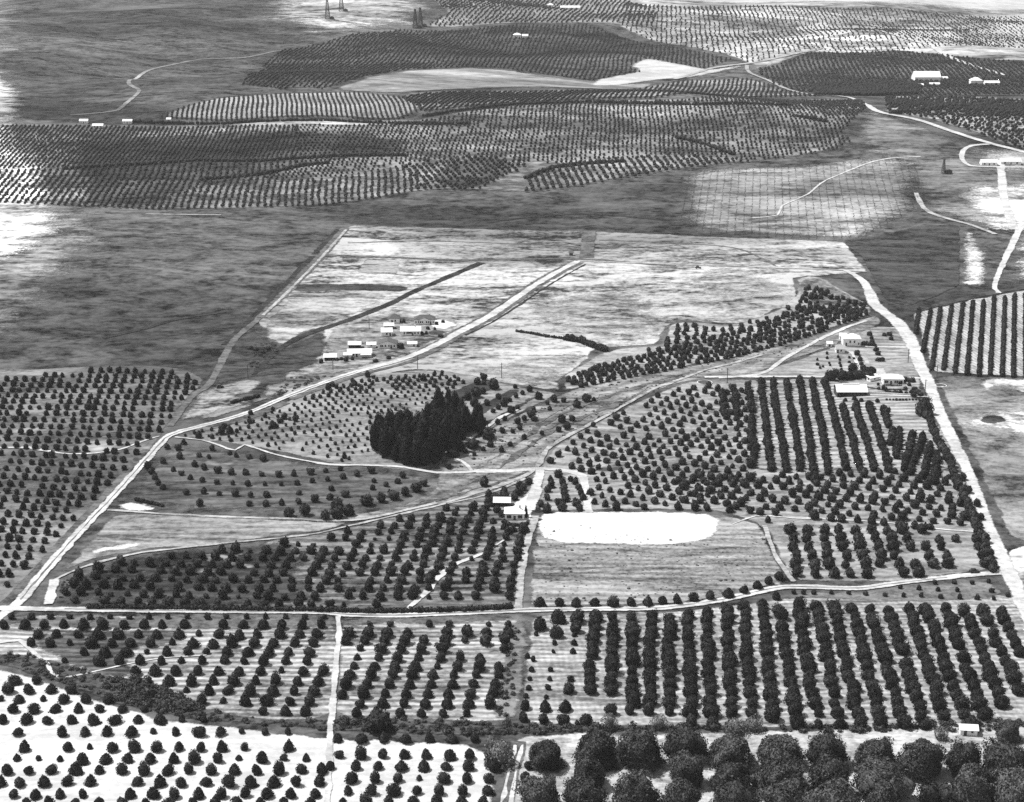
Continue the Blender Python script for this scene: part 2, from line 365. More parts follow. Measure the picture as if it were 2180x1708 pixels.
field('field', 'pale hillside of the oil field with bare clearings', [(560, -30), (930, -30), (960, 20), (930, 45), (880, 62), (760, 75), (690, 80), (620, 75), (580, 55), (520, 45), (530, 10)], 'oil_field', 0.5, jit=7)
field('orchard_floor', 'speckled orchard ground over the hill left of centre', [(510, 180), (560, 130), (600, 105), (720, 80), (850, 62), (1000, 60), (1100, 52), (1250, 50), (1400, 95), (1560, 125), (1600, 135), (1500, 152), (1380, 150), (1290, 178), (1200, 165), (1100, 150), (1000, 142), (860, 150), (760, 170), (690, 192), (640, 185), (600, 192)], 'far_dark', 0.5)
field('orchard_floor', 'far orchard ground at the top centre', [(880, -30), (1300, -30), (1420, 20), (1400, 60), (1250, 50), (1100, 50), (1000, 58), (900, 58), (950, 30)], 'far_pale', 0.5)
field('orchard_floor', 'bright far orchard ground at the top right', [(1290, -20), (2260, -25), (2260, 205), (1900, 200), (1725, 195), (1640, 180), (1600, 140), (1560, 122), (1400, 92), (1310, 55)], 'far_bright', 0.5)
field('field', 'smooth pale hill field between two orchards', [(700, 192), (760, 172), (860, 152), (1000, 144), (1100, 152), (1200, 168), (1290, 180), (1400, 178), (1380, 190), (1250, 190), (1050, 188), (900, 195), (840, 200)], 'far_pale', 0.6)
field('field', 'white triangular field on the far slope', TRI, 'far_white', 0.7)
field('field', 'bright bare strip along the top right edge', [(1300, -40), (2300, -40), (2300, 22), (2050, 24), (1800, 12), (1500, 8), (1330, 2)], 'far_white', 0.9, jit=2, fz=60)  # white haze put into the colour of this far band
field('field', 'white far field near the top right', [(1890, 75), (1930, 55), (2000, 60), (2060, 85), (2000, 92)], 'far_white', 0.7)
field('field', 'white far field under the top edge', [(1680, 60), (1760, 42), (1830, 70), (1760, 82)], 'far_white', 0.7)
field('field', 'bare pale ground at the far right corner', [(2050, 30), (2260, 20), (2260, 110), (2120, 110), (2060, 75)], 'far_white', 0.75, jit=5)
field('orchard_floor', 'dark orchard block on the right-hand rise', [(1640, 180), (1600, 145), (1720, 110), (1900, 105), (2100, 125), (2260, 135), (2260, 205), (2000, 210), (1840, 205), (1740, 200)], 'far_dark', 0.8)
field('orchard_floor', 'ridge orchard ground with upright stripes', [(330, 250), (380, 230), (480, 208), (600, 198), (760, 195), (830, 203), (900, 210), (900, 232), (850, 256), (700, 248), (480, 260)], 'ridge_stripe', 0.5)
field('orchard_floor', 'narrow orchard band below the pale hill field', [(830, 204), (1000, 193), (1250, 192), (1450, 172), (1590, 165), (1640, 180), (1740, 203), (1600, 206), (1400, 208), (1250, 210), (1000, 228), (900, 238)], 'far_orchard', 0.55)
field('orchard_floor', 'great mid-distance orchard slope', [(-80, 248), (240, 264), (300, 264), (480, 266), (700, 258), (860, 262), (900, 250), (1000, 237), (1250, 214), (1450, 212), (1700, 212), (1840, 212), (1850, 228), (1800, 280), (1815, 300), (1780, 320), (1600, 345), (1440, 362), (1250, 395), (1110, 412), (960, 405), (880, 410), (700, 440), (560, 444), (330, 450), (150, 440), (-80, 430)], 'far_orchard', 0.35)
field('orchard_floor', 'dark left part of the mid-distance orchard', [(150, 440), (120, 330), (140, 275), (480, 274), (760, 276), (900, 300), (860, 335), (640, 362), (560, 385), (420, 410), (330, 446)], 'far_dark', 0.6, fz=40)
field('orchard_floor', 'pale strip under the ridge orchard', [(250, 266), (480, 264), (700, 254), (900, 252), (1000, 262), (860, 268), (700, 270), (480, 276)], 'far_bright', 0.7)
field('orchard_floor', 'dark hollow in the middle orchard', [(905, 378), (960, 345), (1000, 330), (1070, 340), (1110, 345), (1080, 375), (1020, 405), (960, 405)], 'far_dark', 0.75)
field('orchard_floor', 'right-hand far orchard beyond the road', [(1880, 205), (2050, 205), (2260, 215), (2260, 330), (2170, 320), (2060, 280), (1960, 252), (1880, 240)], 'far_bright', 0.5)
field('field', 'grey pasture between far orchard and dirt road', [(1850, 232), (1880, 245), (1960, 262), (2050, 300), (2140, 320), (2260, 340), (2260, 500), (2060, 480), (1960, 450), (1900, 340), (1800, 325), (1820, 300), (1805, 282)], 'grass_and_glare', 0.4, fz=25)
field('field', 'white yard around the far right farm', [(2040, 330), (2060, 312), (2120, 308), (2260, 320), (2260, 372), (2150, 380), (2060, 372), (2100, 356)], 'far_white', 0.6, jit=3)
field('field', 'sapling field ruled with thin rows', [(1440, 364), (1600, 350), (1750, 345), (1900, 330), (1985, 342), (1970, 400), (1960, 460), (1830, 516), (1500, 500), (1440, 470)], 'vine', 0.45, fz=30)
field('field', 'dark grass beside the curved right road', [(1790, 516), (1860, 505), (1960, 480), (2045, 480), (2045, 612), (1935, 655), (1880, 640), (1850, 580), (1830, 545)], 'dark_grass', 0.35)
field('field', 'white wash beside the dark grass', [(2045, 495), (2075, 490), (2100, 540), (2115, 590), (2100, 612), (2042, 612)], 'white_soil', 0.4, jit=1, fz=12)
field('field', 'bright ground at the far right edge', [(2130, 390), (2260, 380), (2260, 600), (2120, 610), (2150, 530), (2160, 480)], 'bare_and_glare', 0.4, jit=3)  # glow at the right border painted into the ground tone
# middle
field('field', 'great pale stubble field in the middle', [(742, 480), (1000, 487), (1240, 492), (1500, 503), (1800, 515), (1822, 545), (1850, 580), (1800, 584), (1690, 592), (1697, 625), (1690, 650), (1650, 660), (1620, 680), (1570, 692), (1440, 682), (1415, 700), (1402, 735), (1300, 740), (1258, 745), (1255, 765), (1220, 792), (1190, 808), (1195, 836), (1060, 814), (950, 792), (880, 785), (700, 826), (600, 855), (600, 800), (660, 760), (690, 700), (560, 700), (540, 690), (620, 610)], 'pale_field', 0.12)
field('field', 'patchy grey stubble on the low rise', [(1450, 590), (1500, 572), (1600, 572), (1650, 590), (1690, 610), (1690, 645), (1600, 640), (1520, 640), (1450, 620)], 'pale_patchy', 0.22, jit=1, fz=26)
field('field', 'patchy grey stubble right of the diagonal road', [(1100, 660), (1200, 620), (1330, 610), (1420, 650), (1440, 680), (1400, 730), (1290, 715), (1160, 700)], 'pale_patchy', 0.22, jit=1, fz=26)
field('field', 'grey stubble below the white slope', [(950, 790), (1060, 770), (1160, 750), (1255, 748), (1245, 775), (1190, 806), (1195, 834), (1060, 812)], 'pale_patchy', 0.24, jit=1, fz=20)
field('field', 'dark cultivated strip in the upper left plot', [(626, 604), (700, 605), (800, 604), (885, 612), (870, 622), (740, 619), (620, 622)], 'dark_grass', 0.26, jit=0.6)
field('field', 'grey plot between two white plots', [(756, 582), (775, 553), (856, 556), (848, 586)], 'grey_field', 0.26, jit=0.5)
field('field', 'grey weedy ground left of the dark diagonal track', [(565, 690), (620, 625), (740, 622), (840, 630), (740, 678), (640, 715), (600, 745), (560, 720)], 'pale_patchy', 0.26, jit=1.5)
field('field', 'dark weedy hollow west of the farm houses', [(440, 790), (480, 740), (540, 695), (600, 745), (690, 702), (700, 722), (690, 770), (620, 800), (540, 805), (450, 825)], 'dark_grass', 0.28, jit=1.5)
field('field', 'grey yard ground around the farm houses', [(690, 705), (780, 675), (860, 660), (960, 668), (985, 690), (930, 728), (830, 768), (720, 800), (620, 832), (560, 860), (560, 820), (640, 800), (690, 770)], 'pale_patchy', 0.24, jit=1.5)
field('field', 'white yard right of the upper farm houses', [(905, 690), (935, 676), (985, 690), (955, 706), (915, 702)], 'white_soil', 0.3, jit=1.0)
field('field', 'white ground between the lower farm houses', [(700, 780), (730, 752), (800, 742), (870, 748), (850, 762), (780, 778), (730, 786)], 'pale_field', 0.3, jit=1.0)
field('field', 'dark lawn beside the diagonal road', [(908, 702), (958, 702), (950, 715), (905, 717)], 'dark_grass', 0.34, jit=0.6)
field('field', 'white lot beside the road junction', [(372, 905), (415, 842), (450, 824), (520, 806), (570, 806), (560, 825), (500, 850), (560, 852), (500, 872), (420, 895), (395, 895)], 'pale_field', 0.3, jit=1.0, fz=6)
field('field', 'dark weeds along the white lot', [(400, 892), (470, 868), (520, 862), (580, 838), (640, 826), (600, 842), (520, 875), (440, 897)], 'mid_grass', 0.34, jit=1.0)
field('orchard_floor', 'grey soil of the left-hand orchard', [(-140, 790), (100, 785), (250, 778), (350, 780), (410, 790), (440, 812), (412, 838), (365, 900), (325, 950), (60, 1240), (-10, 1296), (-140, 1300)], 'left_orchard', 0.12)
field('orchard_floor', 'pale soil of the young hillside orchard', [(372, 932), (600, 860), (760, 800), (900, 787), (1010, 797), (1075, 818), (1195, 838), (1060, 905), (965, 960), (935, 1000), (860, 1002), (700, 987), (530, 952)], 'young', 0.14)
for k, pl in enumerate(([(905, 862), (985, 822), (1040, 806), (1075, 818), (1010, 850), (930, 890)], [(960, 905), (1080, 828), (1125, 826), (1030, 885), (985, 915)], [(1000, 915), (1130, 845), (1160, 838), (1080, 890), (1010, 930)])):
    field('field', 'dark tilled strip behind the eucalyptus grove, ' + ['nearest', 'middle', 'farthest'][k] + ' of three', pl, 'dark_strip', 0.24, jit=0.6)
field('orchard_floor', 'dark soil of the curving hillside orchard', [(360, 937), (520, 952), (700, 987), (860, 1002), (932, 1010), (930, 1040), (860, 1075), (760, 1095), (640, 1092), (400, 1094), (330, 1084), (240, 1062), (285, 1012)], 'bowl', 0.16, fz=12)
field('field', 'streaked dry wash running up to the right', [(930, 1010), (960, 962), (1060, 905), (1200, 838), (1240, 822), (1400, 792), (1560, 762), (1750, 710), (1868, 668), (1880, 692), (1760, 742), (1620, 792), (1440, 817), (1340, 860), (1205, 932), (1160, 967), (1145, 1002), (1034, 1057), (870, 1090), (760, 1110), (690, 1112), (690, 1096), (760, 1094), (870, 1075), (930, 1040)], 'wash', 0.18)
field('field', 'grey wedge field between two tracks', [(175, 1172), (235, 1095), (300, 1094), (700, 1112), (770, 1108), (700, 1130), (500, 1155), (300, 1172), (200, 1190), (120, 1228)], 'grey_field', 0.15)
field('field', 'white strip along the grey wedge field', [(190, 1170), (250, 1158), (330, 1154), (335, 1160), (250, 1172), (170, 1186)], 'white_soil', 0.24, jit=0.8)
field('field', 'white sandy patch beside the left road', [(236, 1080), (250, 1066), (290, 1064), (330, 1080), (360, 1086), (300, 1090), (250, 1088)], 'white_soil', 0.26, jit=0.8)
field('orchard_floor', 'dark striped soil of the central orchard, left half', [(118, 1290), (112, 1245), (150, 1218), (280, 1180), (500, 1157), (660, 1140), (680, 1292)], 'dark_orchard', 0.15, fz=14)
field('orchard_floor', 'light striped soil of the central orchard, right half', [(560, 1292), (550, 1152), (700, 1132), (800, 1108), (1000, 1058), (1120, 1024), (1135, 1055), (1125, 1130), (1105, 1290)], 'light_orchard', 0.13)
field('field', 'white yard around the cottage', [(1085, 1100), (1080, 1075), (1115, 1055), (1140, 1010), (1152, 1030), (1142, 1090), (1135, 1112), (1120, 1118), (1095, 1108)], 'white_soil', 0.26, jit=0.5)
field('orchard_floor', 'pale soil of the citrus band', [(1195, 834), (1200, 800), (1270, 757), (1310, 742), (1410, 736), (1420, 697), (1450, 684), (1560, 694), (1650, 662), (1700, 622), (1692, 592), (1740, 587), (1850, 650), (1862, 668), (1745, 710), (1560, 762), (1400, 792), (1240, 826)], 'citrus_band', 0.2)
field('field', 'dark weedy corner above the citrus band', [(1690, 595), (1745, 590), (1848, 650), (1800, 662), (1740, 650), (1705, 640)], 'mid_grass', 0.3, jit=1.2)
field('field', 'grey garden ground below the white house', [(1520, 800), (1625, 790), (1760, 744), (1860, 692), (1930, 700), (1960, 800), (1960, 850), (1760, 806)], 'mid_orchard', 0.24)
field('orchard_floor', 'pale soil of the right-hand orchard', [(1165, 962), (1205, 934), (1340, 862), (1440, 820), (1500, 808), (1620, 808), (1600, 1000), (1760, 1000), (1960, 1000), (2060, 1005), (2112, 1160), (2118, 1215), (1900, 1240), (1690, 1240), (1655, 1190), (1630, 1122), (1530, 1088), (1250, 1087), (1145, 1092), (1150, 1005)], 'mid_orchard', 0.16)
field('orchard_floor', 'bright soil between the long upright tree rows', [(1600, 1004), (1610, 808), (1756, 806), (1960, 850), (1998, 900), (2056, 1000), (1960, 1004), (1760, 1002)], 'row_soil', 0.22)
field('field', 'blank white clearing beside the cottage', [(1143, 1096), (1156, 1091), (1250, 1089), (1420, 1089), (1505, 1093), (1538, 1104), (1534, 1122), (1522, 1143), (1485, 1158), (1400, 1165), (1290, 1162), (1185, 1158), (1150, 1148), (1141, 1125)], 'white_soil', 0.30, jit=0.6, step=3, fz=3)
field('field', 'streaky stubble field below the white clearing', [(1122, 1292), (1138, 1118), (1155, 1100), (1530, 1095), (1570, 1100), (1625, 1118), (1652, 1190), (1683, 1240), (1560, 1272), (1440, 1288), (1132, 1296)], 'stubble', 0.22)
# right of the road
field('field', 'raked white field of clipped hedgerows', [(1938, 668), (2060, 640), (2260, 604), (2280, 806), (2120, 800), (1985, 795), (1965, 722)], 'hedge_field', 0.2)
field('field', 'dark verge above the hedgerow field', [(1925, 662), (2060, 628), (2180, 598), (2260, 588), (2260, 604), (2060, 640), (1945, 668)], 'dark_grass', 0.3, jit=0.8)
field('field', 'grey rough pasture right of the road', [(1985, 800), (2180, 805), (2300, 810), (2330, 1180), (2150, 1150), (2040, 910)], 'mid_grass', 0.12)
field('field', 'white trampled ground around the dark oval', [(2038, 900), (2065, 880), (2120, 872), (2280, 868), (2280, 950), (2150, 925), (2080, 912)], 'bare_and_glare', 0.2, jit=1, fz=12)
field('field', 'white bank below the hedgerow field', [(2085, 808), (2200, 806), (2280, 815), (2280, 850), (2170, 838), (2140, 820), (2090, 838)], 'bare_and_glare', 0.22, jit=1.5)
field('field', 'dark oval lawn in the white trampled ground', [(2079, 896), (2090, 886), (2115, 883), (2140, 888), (2150, 898), (2130, 904), (2100, 904)], 'dark_grass', 0.3, jit=0.3, step=2)
field('field', 'white roadside ground at the lower right', [(2135, 1180), (2160, 1160), (2330, 1150), (2360, 1400), (2190, 1380), (2165, 1290)], 'bare_and_glare', 0.18)
# foreground
field('orchard_floor', 'furrowed soil of the lower orchard, left half', [(-140, 1312), (300, 1310), (724, 1318), (716, 1532), (560, 1545), (420, 1515), (300, 1450), (180, 1440), (-140, 1390)], 'furrow_soil', 0.12)
field('field', 'dark weedy headland along the lower road', [(-140, 1308), (300, 1307), (700, 1314), (1110, 1306), (1112, 1325), (800, 1335), (600, 1340), (300, 1345), (-140, 1330)], 'grey_track', 0.22, jit=1.0)
field('orchard_floor', 'furrowed soil of the lower orchard, right half', [(720, 1318), (1112, 1312), (1100, 1540), (714, 1532)], 'furrow_soil', 0.13)
field('orchard_floor', 'shaded dark patch in the lower left orchard', [(60, 1345), (280, 1335), (420, 1345), (400, 1375), (280, 1385), (300, 1450), (180, 1440), (80, 1400)], 'furrow_dark', 0.2, jit=1.5)  # darker soil tone, not a shadow
field('field', 'weedy grey strip between the lower orchards', [(1085, 1312), (1130, 1310), (1110, 1540), (1045, 1540)], 'bare_grey', 0.24, jit=0.8)
field('orchard_floor', 'cross-harrowed soil of the close-planted grid', [(1125, 1308), (1435, 1302), (1560, 1288), (1680, 1272), (1900, 1262), (2130, 1262), (2260, 1300), (2330, 1560), (1105, 1545)], 'hatch_soil', 0.14)
field('field', 'grey sapling plot above the close-planted grid', [(1660, 1272), (1690, 1258), (1830, 1262), (1920, 1250), (2040, 1238), (2120, 1236), (2140, 1275), (1900, 1284)], 'bare_grey', 0.22, jit=0.6)
field('field', 'bright white citrus field at the lower left', [(-200, 1410), (0, 1423), (60, 1438), (150, 1468), (240, 1502), (330, 1526), (420, 1540), (560, 1552), (700, 1572), (1030, 1584), (1058, 1610), (1040, 1850), (-240, 1850)], 'white_lane_soil', 0.16)
field('field', 'pale soil under the walnut trees', [(1095, 1565), (1400, 1560), (1800, 1552), (2330, 1540), (2420, 1850), (1060, 1850)], 'walnut_soil', 0.17)
field('field', 'scrubby creek bank across the foreground', [(-160, 1370), (0, 1392), (70, 1392), (200, 1430), (300, 1452), (420, 1502), (560, 1530), (720, 1528), (900, 1534), (1060, 1543), (1300, 1547), (1600, 1548), (1600, 1554), (1300, 1559), (1000, 1567), (700, 1560), (560, 1548), (420, 1538), (330, 1522), (240, 1498), (150, 1466), (60, 1434), (0, 1420), (-160, 1405)], 'scrub_soil', 0.26)

# ------------------------------------------------------------------ roads and tracks
RD = 0.42
ribbon('dirt_road', 'wide pale dirt road running diagonally from the lower left', [(-40, 1345), (5, 1310), (44, 1279), (113, 1197), (191, 1111), (239, 1060), (273, 1022), (325, 964), (362, 928), (410, 913), (479, 895), (533, 878), (598, 851), (692, 815), (760, 793), (835, 773), (883, 756), (931, 734), (982, 706), (1034, 679), (1085, 645), (1136, 610), (1187, 580), (1230, 557)], [5.5, 5.5, 5, 5, 5.5, 7, 6.5, 6], 'dirt_road', RD)
ribbon('grass_verge', 'grey weedy margin along both sides of the upper diagonal road', [(900, 752), (940, 731), (985, 705), (1036, 678), (1087, 644), (1138, 609), (1189, 579), (1228, 558)], 13, 'grey_track', RD - 0.12, 'verge')
ribbon('grass_verge', 'dark weedy verge on the left side of the dirt road', [(8, 1292), (98, 1192), (176, 1106), (225, 1055), (262, 1014), (312, 958)], 4.5, 'grey_track', RD - 0.08, 'verge')
ribbon('grass_verge', 'dark weedy verge below the diagonal road', [(620, 852), (700, 822), (770, 798), (850, 778), (900, 760), (950, 735)], 4.0, 'grey_track', RD - 0.08, 'verge')
ribbon('grass_verge', 'thin dark ditch along the upper diagonal road', [(990, 715), (1047, 687), (1100, 654), (1153, 618), (1204, 587), (1246, 564)], 1.8, 'dark_track', RD - 0.06, 'verge')
ribbon('grass_verge', 'dark scrub strip left of the upper diagonal road', [(1060, 655), (1105, 626), (1155, 597), (1205, 566)], 2.4, 'dark_track', RD - 0.06, 'verge')
ribbon('grass_verge', 'dark grass edge left of the property line track', [(480, 735), (532, 684), (602, 614), (672, 541), (722, 488)], 7, 'dark_track', RD - 0.16, 'verge')
ribbon('grass_verge', 'dark weedy verge along the top of the young orchard', [(420, 918), (485, 902), (545, 884), (610, 858)], 7.0, 'grey_track', RD - 0.1, 'verge')
ribbon('farm_track', 'grey double track along the property line', [(362, 908), (413, 840), (446, 818), (495, 730), (547, 682), (615, 617), (684, 545), (735, 486)], [5, 5, 5, 9, 9, 9], 'grey_track', RD - 0.12, 'track')
ribbon('farm_track', 'pale wheel mark inside the property line track', [(560, 672), (618, 617), (686, 547), (737, 490)], 2.6, 'dirt_track', RD - 0.02, 'track')
ribbon('dirt_road', 'pale lower dirt road across the foreground', [(-60, 1296), (0, 1297), (137, 1299), (376, 1302), (649, 1305), (750, 1311), (842, 1312), (931, 1309), (1102, 1302), (1170, 1300), (1375, 1297), (1437, 1293), (1537, 1279), (1623, 1259), (1674, 1251), (1742, 1252), (1828, 1254), (1913, 1243), (2016, 1231), (2118, 1222), (2150, 1222)], [5, 4.6, 4.4, 4.4, 4.6, 4.4], 'dirt_road', RD + 0.02)
ribbon('dirt_road', 'broad white road along the right side', [(1800, 577), (1822, 588), (1845, 610), (1862, 648), (1890, 672), (1913, 690), (1941, 733), (1958, 778), (1978, 819), (1995, 868), (2023, 930), (2057, 998), (2084, 1070), (2105, 1125), (2132, 1186), (2159, 1245), (2190, 1310), (2230, 1400)], [5, 9, 11, 9, 8, 7.5, 7, 7, 8, 9], 'dirt_road', RD + 0.04)
ribbon('farm_track', 'thin pale track across the top of the stubble field', [(1230, 556), (1330, 560), (1435, 564), (1503, 566), (1640, 571), (1742, 574), (1845, 580)], 3.2, 'dirt_track', RD, 'track')
ribbon('farm_track', 'dark cross track through the pale stubble', [(655, 546), (692, 544), (863, 550), (965, 555), (1080, 553), (1205, 552), (1307, 557), (1437, 567)], 5.5, 'grey_track', RD - 0.1, 'track')
ribbon('farm_track', 'dark diagonal track above the farm houses', [(1026, 560), (985, 577), (948, 593), (883, 621), (829, 648), (743, 682), (692, 699), (640, 718), (590, 748), (540, 800)], [8, 7, 7, 7, 6, 4], 'dark_track', RD - 0.08, 'track')
ribbon('farm_track', 'dark ploughed road strip at the top of the pale field', [(1254, 492), (1251, 520), (1249, 550)], 12, 'grey_track', RD - 0.09, 'track')
ribbon('farm_track', 'faint dark line across the upper stubble', [(740, 518), (900, 514), (1100, 520), (1230, 526)], 2.4, 'grey_track', RD - 0.1, 'track')
ribbon('farm_track', 'faint dark contour across the right stubble', [(1275, 512), (1430, 518), (1560, 528), (1620, 550), (1650, 566)], 2.6, 'grey_track', RD - 0.1, 'track')
ribbon('farm_track', 'pale track crossing the grey wedge field', [(229, 1087), (290, 1091), (376, 1097), (513, 1103), (615, 1106), (718, 1110), (780, 1106), (870, 1086), (930, 1072)], 2.6, 'dirt_track', RD, 'track')
ribbon('farm_track', 'pale track along the edge of the dry wash', [(940, 1075), (1010, 1052), (1085, 1028), (1136, 1003), (1164, 960), (1205, 931), (1273, 896), (1341, 857), (1393, 829), (1437, 813), (1503, 789), (1572, 771), (1623, 757)], 2.8, 'dirt_track', RD, 'track')
ribbon('farm_track', 'thin pale track along the top of the central orchard', [(113, 1238), (147, 1221), (205, 1200), (273, 1183), (342, 1173), (478, 1158), (649, 1141), (745, 1121), (863, 1094), (960, 1072), (1034, 1055), (1119, 1020)], 1.8, 'dirt_track', RD, 'track')
ribbon('farm_track', 'short pale spur joining the lower road at the left', [(116, 1236), (110, 1260), (104, 1288)], 4.5, 'dirt_road', RD + 0.03, 'track')
ribbon('driveway', 'white drive down to the cottage', [(1150, 1000), (1144, 1030), (1136, 1060), (1126, 1088)], [5, 6, 7, 6], 'dirt_road', RD + 0.03, 'drive')
ribbon('farm_track', 'pale lane between central orchard and stubble', [(1140, 1100), (1130, 1130), (1117, 1176), (1108, 1240), (1104, 1298)], 4.0, 'dirt_track', RD, 'track')
ribbon('driveway', 'white track from the wash to the white clearing', [(1010, 1004), (1080, 1004), (1150, 1000), (1200, 1003), (1237, 1014), (1247, 1045), (1252, 1092)], 5.0, 'dirt_road', RD + 0.02, 'track')
ribbon('farm_track', 'pale path down the right side of the stubble field', [(1626, 1120), (1640, 1155), (1655, 1193), (1690, 1240)], 2.6, 'dirt_track', RD, 'track')
ribbon('farm_track', 'straight white lane through the lower orchard', [(720, 1314), (722, 1345), (714, 1434), (706, 1536), (699, 1656), (693, 1740)], 2.7, 'dirt_road', RD + 0.03, 'track')
ribbon('farm_track', 'twin-rut lane beside the walnut trees', [(1105, 1580), (1096, 1620), (1085, 1670), (1072, 1760)], 5.5, 'grey_track', RD - 0.08, 'track')
ribbon('farm_track', 'left wheel rut of the walnut lane', [(1097, 1588), (1088, 1625), (1075, 1675), (1060, 1760)], 1.3, 'dirt_road', RD, 'track')
ribbon('farm_track', 'right wheel rut of the walnut lane', [(1112, 1588), (1103, 1625), (1092, 1675), (1080, 1760)], 1.5, 'dirt_road', RD, 'track')
ribbon('driveway', 'white drive climbing to the white house', [(1530, 806), (1619, 797), (1670, 765), (1729, 732), (1797, 700), (1845, 684)], 3.2, 'dirt_road', RD + 0.02, 'drive')
ribbon('driveway', 'white drive from the white house to the road', [(1800, 737), (1831, 738), (1880, 740), (1945, 741)], 3.0, 'dirt_road', RD + 0.02, 'drive')
ribbon('farm_track', 'white headland track above the upright rows', [(1500, 804), (1606, 803), (1700, 803), (1758, 803)], 3.2, 'dirt_road', RD + 0.01, 'track')
ribbon('garden_path', 'white garden path, left of two below the white house', [(1812, 750), (1822, 770), (1832, 790)], 2.4, 'dirt_road', RD + 0.01, 'path')
ribbon('garden_path', 'white garden path, right of two below the white house', [(1838, 755), (1845, 770), (1850, 784)], 3.2, 'dirt_track', RD + 0.01, 'path')
ribbon('dirt_road', 'white approach yard behind the long barn', [(1870, 786), (1876, 800), (1900, 806), (1960, 806)], [8, 9, 5, 4], 'dirt_road', RD + 0.01, 'drive')
ribbon('dirt_road', 'white terrace walk below the garden', [(1848, 842), (1900, 843), (1975, 846)], 3, 'dirt_road', RD + 0.01, 'path')
ribbon('dirt_road', 'pale road climbing at the right edge', [(2200, 430), (2180, 470), (2146, 539), (2118, 605), (2126, 625)], [7, 6, 4.5, 4], 'dirt_road', RD + 0.05)
ribbon('dirt_road', 'white road south of the far right farm', [(2129, 342), (2133, 380), (2137, 420), (2158, 490)], [9, 9, 9], 'dirt_road', RD + 0.2)
ribbon('dirt_road', 'white curved loop road of the far farm', [(2108, 308), (2070, 311), (2050, 322), (2048, 340), (2065, 354), (2110, 356), (2200, 358)], 5, 'dirt_road', RD + 0.22)
ribbon('dirt_road', 'white far road slanting down right of the orchard', [(1725, 203), (1804, 208), (1845, 225), (1872, 240), (1947, 255), (2000, 272), (2043, 287), (2112, 308), (2200, 330)], [5, 6, 9, 9, 8], 'dirt_road', 0.9)
ribbon('dirt_road', 'white road behind the far packing house', [(1862, 65), (1930, 84), (1975, 97), (2016, 120), (2067, 140), (2140, 162)], 9, 'dirt_road', 1.2)
ribbon('dirt_road', 'pale road forking above the orchard band', [(1435, 170), (1503, 150), (1589, 137), (1640, 128), (1735, 108), (1752, 92)], 8, 'dirt_track', 1.2)
ribbon('dirt_road', 'pale road dropping behind the orchard band', [(1590, 140), (1596, 156), (1647, 178), (1735, 205)], 6, 'dirt_track', 1.1)
ribbon('farm_track', 'pale zigzag track on the left hills', [(150, 246), (238, 238), (260, 228), (296, 195), (274, 176), (300, 160), (360, 140), (430, 127), (530, 122), (600, 108)], 6, 'far_pale', 0.5, 'track')
ribbon('farm_track', 'pale contour strip below the great orchard', [(310, 457), (400, 458), (470, 459)], 4, 'dirt_track', 0.5, 'track')
ribbon('farm_track', 'dark gully line on the left pasture', [(220, 720), (300, 702), (380, 680), (480, 664)], 5, 'dark_track', 0.3, 'track')
ribbon('farm_track', 'dark contour line in the grass above the stubble', [(1060, 510 - 40), (1150, 462), (1260, 456), (1420, 470)], 4, 'dark_track', 0.3, 'track')
WS = [[(962, 1040), (1040, 1000), (1110, 950), (1180, 905), (1290, 860), (1400, 818)], [(1010, 1000), (1060, 960), (1120, 915), (1200, 870), (1330, 825), (1460, 795)], [(860, 1080), (950, 1052), (1040, 1025), (1110, 1000)]]
for k, w_ in enumerate(WS):
    ribbon('wash_terrace', 'pale uneven streak in the dry wash, %s of three' % ['lower', 'upper', 'leftmost'][k], w_, [2.5, 7, 3.5, 8, 3], 'wash', RD - 0.05, 'track', 1.4)
    ribbon('wash_terrace', 'weedy bank line in the dry wash, %s of three' % ['lower', 'upper', 'leftmost'][k], [(a_ + 10, b2 + 6) for a_, b2 in w_], [1.5, 4, 2, 4.5, 1.5], 'grey_track', RD - 0.06, 'track', 1.0)
ribbon('weedy_strip', 'thin weedy strip down the middle of the left dirt road', [(44, 1279), (113, 1197), (191, 1111), (239, 1060), (273, 1022), (325, 964), (362, 928), (410, 913), (479, 895), (533, 878), (598, 851), (692, 815), (760, 793)], 0.8, 'bare_grey', RD + 0.06, 'verge')
ribbon('weedy_strip', 'thin weedy strip down the middle of the lower road', [(137, 1299), (376, 1302), (649, 1305), (750, 1311), (842, 1312), (931, 1309), (1102, 1302), (1170, 1300), (1375, 1297), (1437, 1293), (1537, 1279), (1623, 1259), (1674, 1251), (1742, 1252), (1828, 1254), (1913, 1243), (2016, 1231)], 0.8, 'bare_grey', RD + 0.08, 'verge')
ribbon('pale_streak', 'winding pale streak from the left junction below the dark grove', [(372, 932), (430, 938), (500, 960), (520, 948), (590, 970), (700, 990), (780, 992), (860, 996), (930, 1008), (1012, 1005)], [1.4, 1.6, 1.8, 2.2, 3.0], 'dirt_road', RD + 0.01, 'path')  # jagged pale streak laid in road colour
ribbon('pale_streak', 'pale streak looping right of the dark grove', [(1005, 1003), (985, 984), (958, 972), (952, 962), (985, 945), (1030, 915), (1065, 890), (1110, 871)], [2.6, 1.8, 2.2, 2.6, 1.6], 'dirt_road', RD + 0.012, 'path')
ribbon('pale_streak', 'thin pale crack line across the left-hand orchard', [(-20, 955), (60, 955), (150, 968), (250, 960), (290, 945), (340, 930)], [3.0, 2.0, 1.4, 1.2], 'dirt_road', RD, 'path')  # crack line laid as a strip of road colour
ribbon('pale_streak', 'short pale diagonal tear in the central orchard', [(848, 1312), (900, 1270), (940, 1225), (975, 1200), (1030, 1180), (1080, 1145)], [1.6, 3.2, 3.0, 1.4, 1.0], 'dirt_road', RD, 'path')  # wedge-shaped tear drawn as a pale strip, not a path
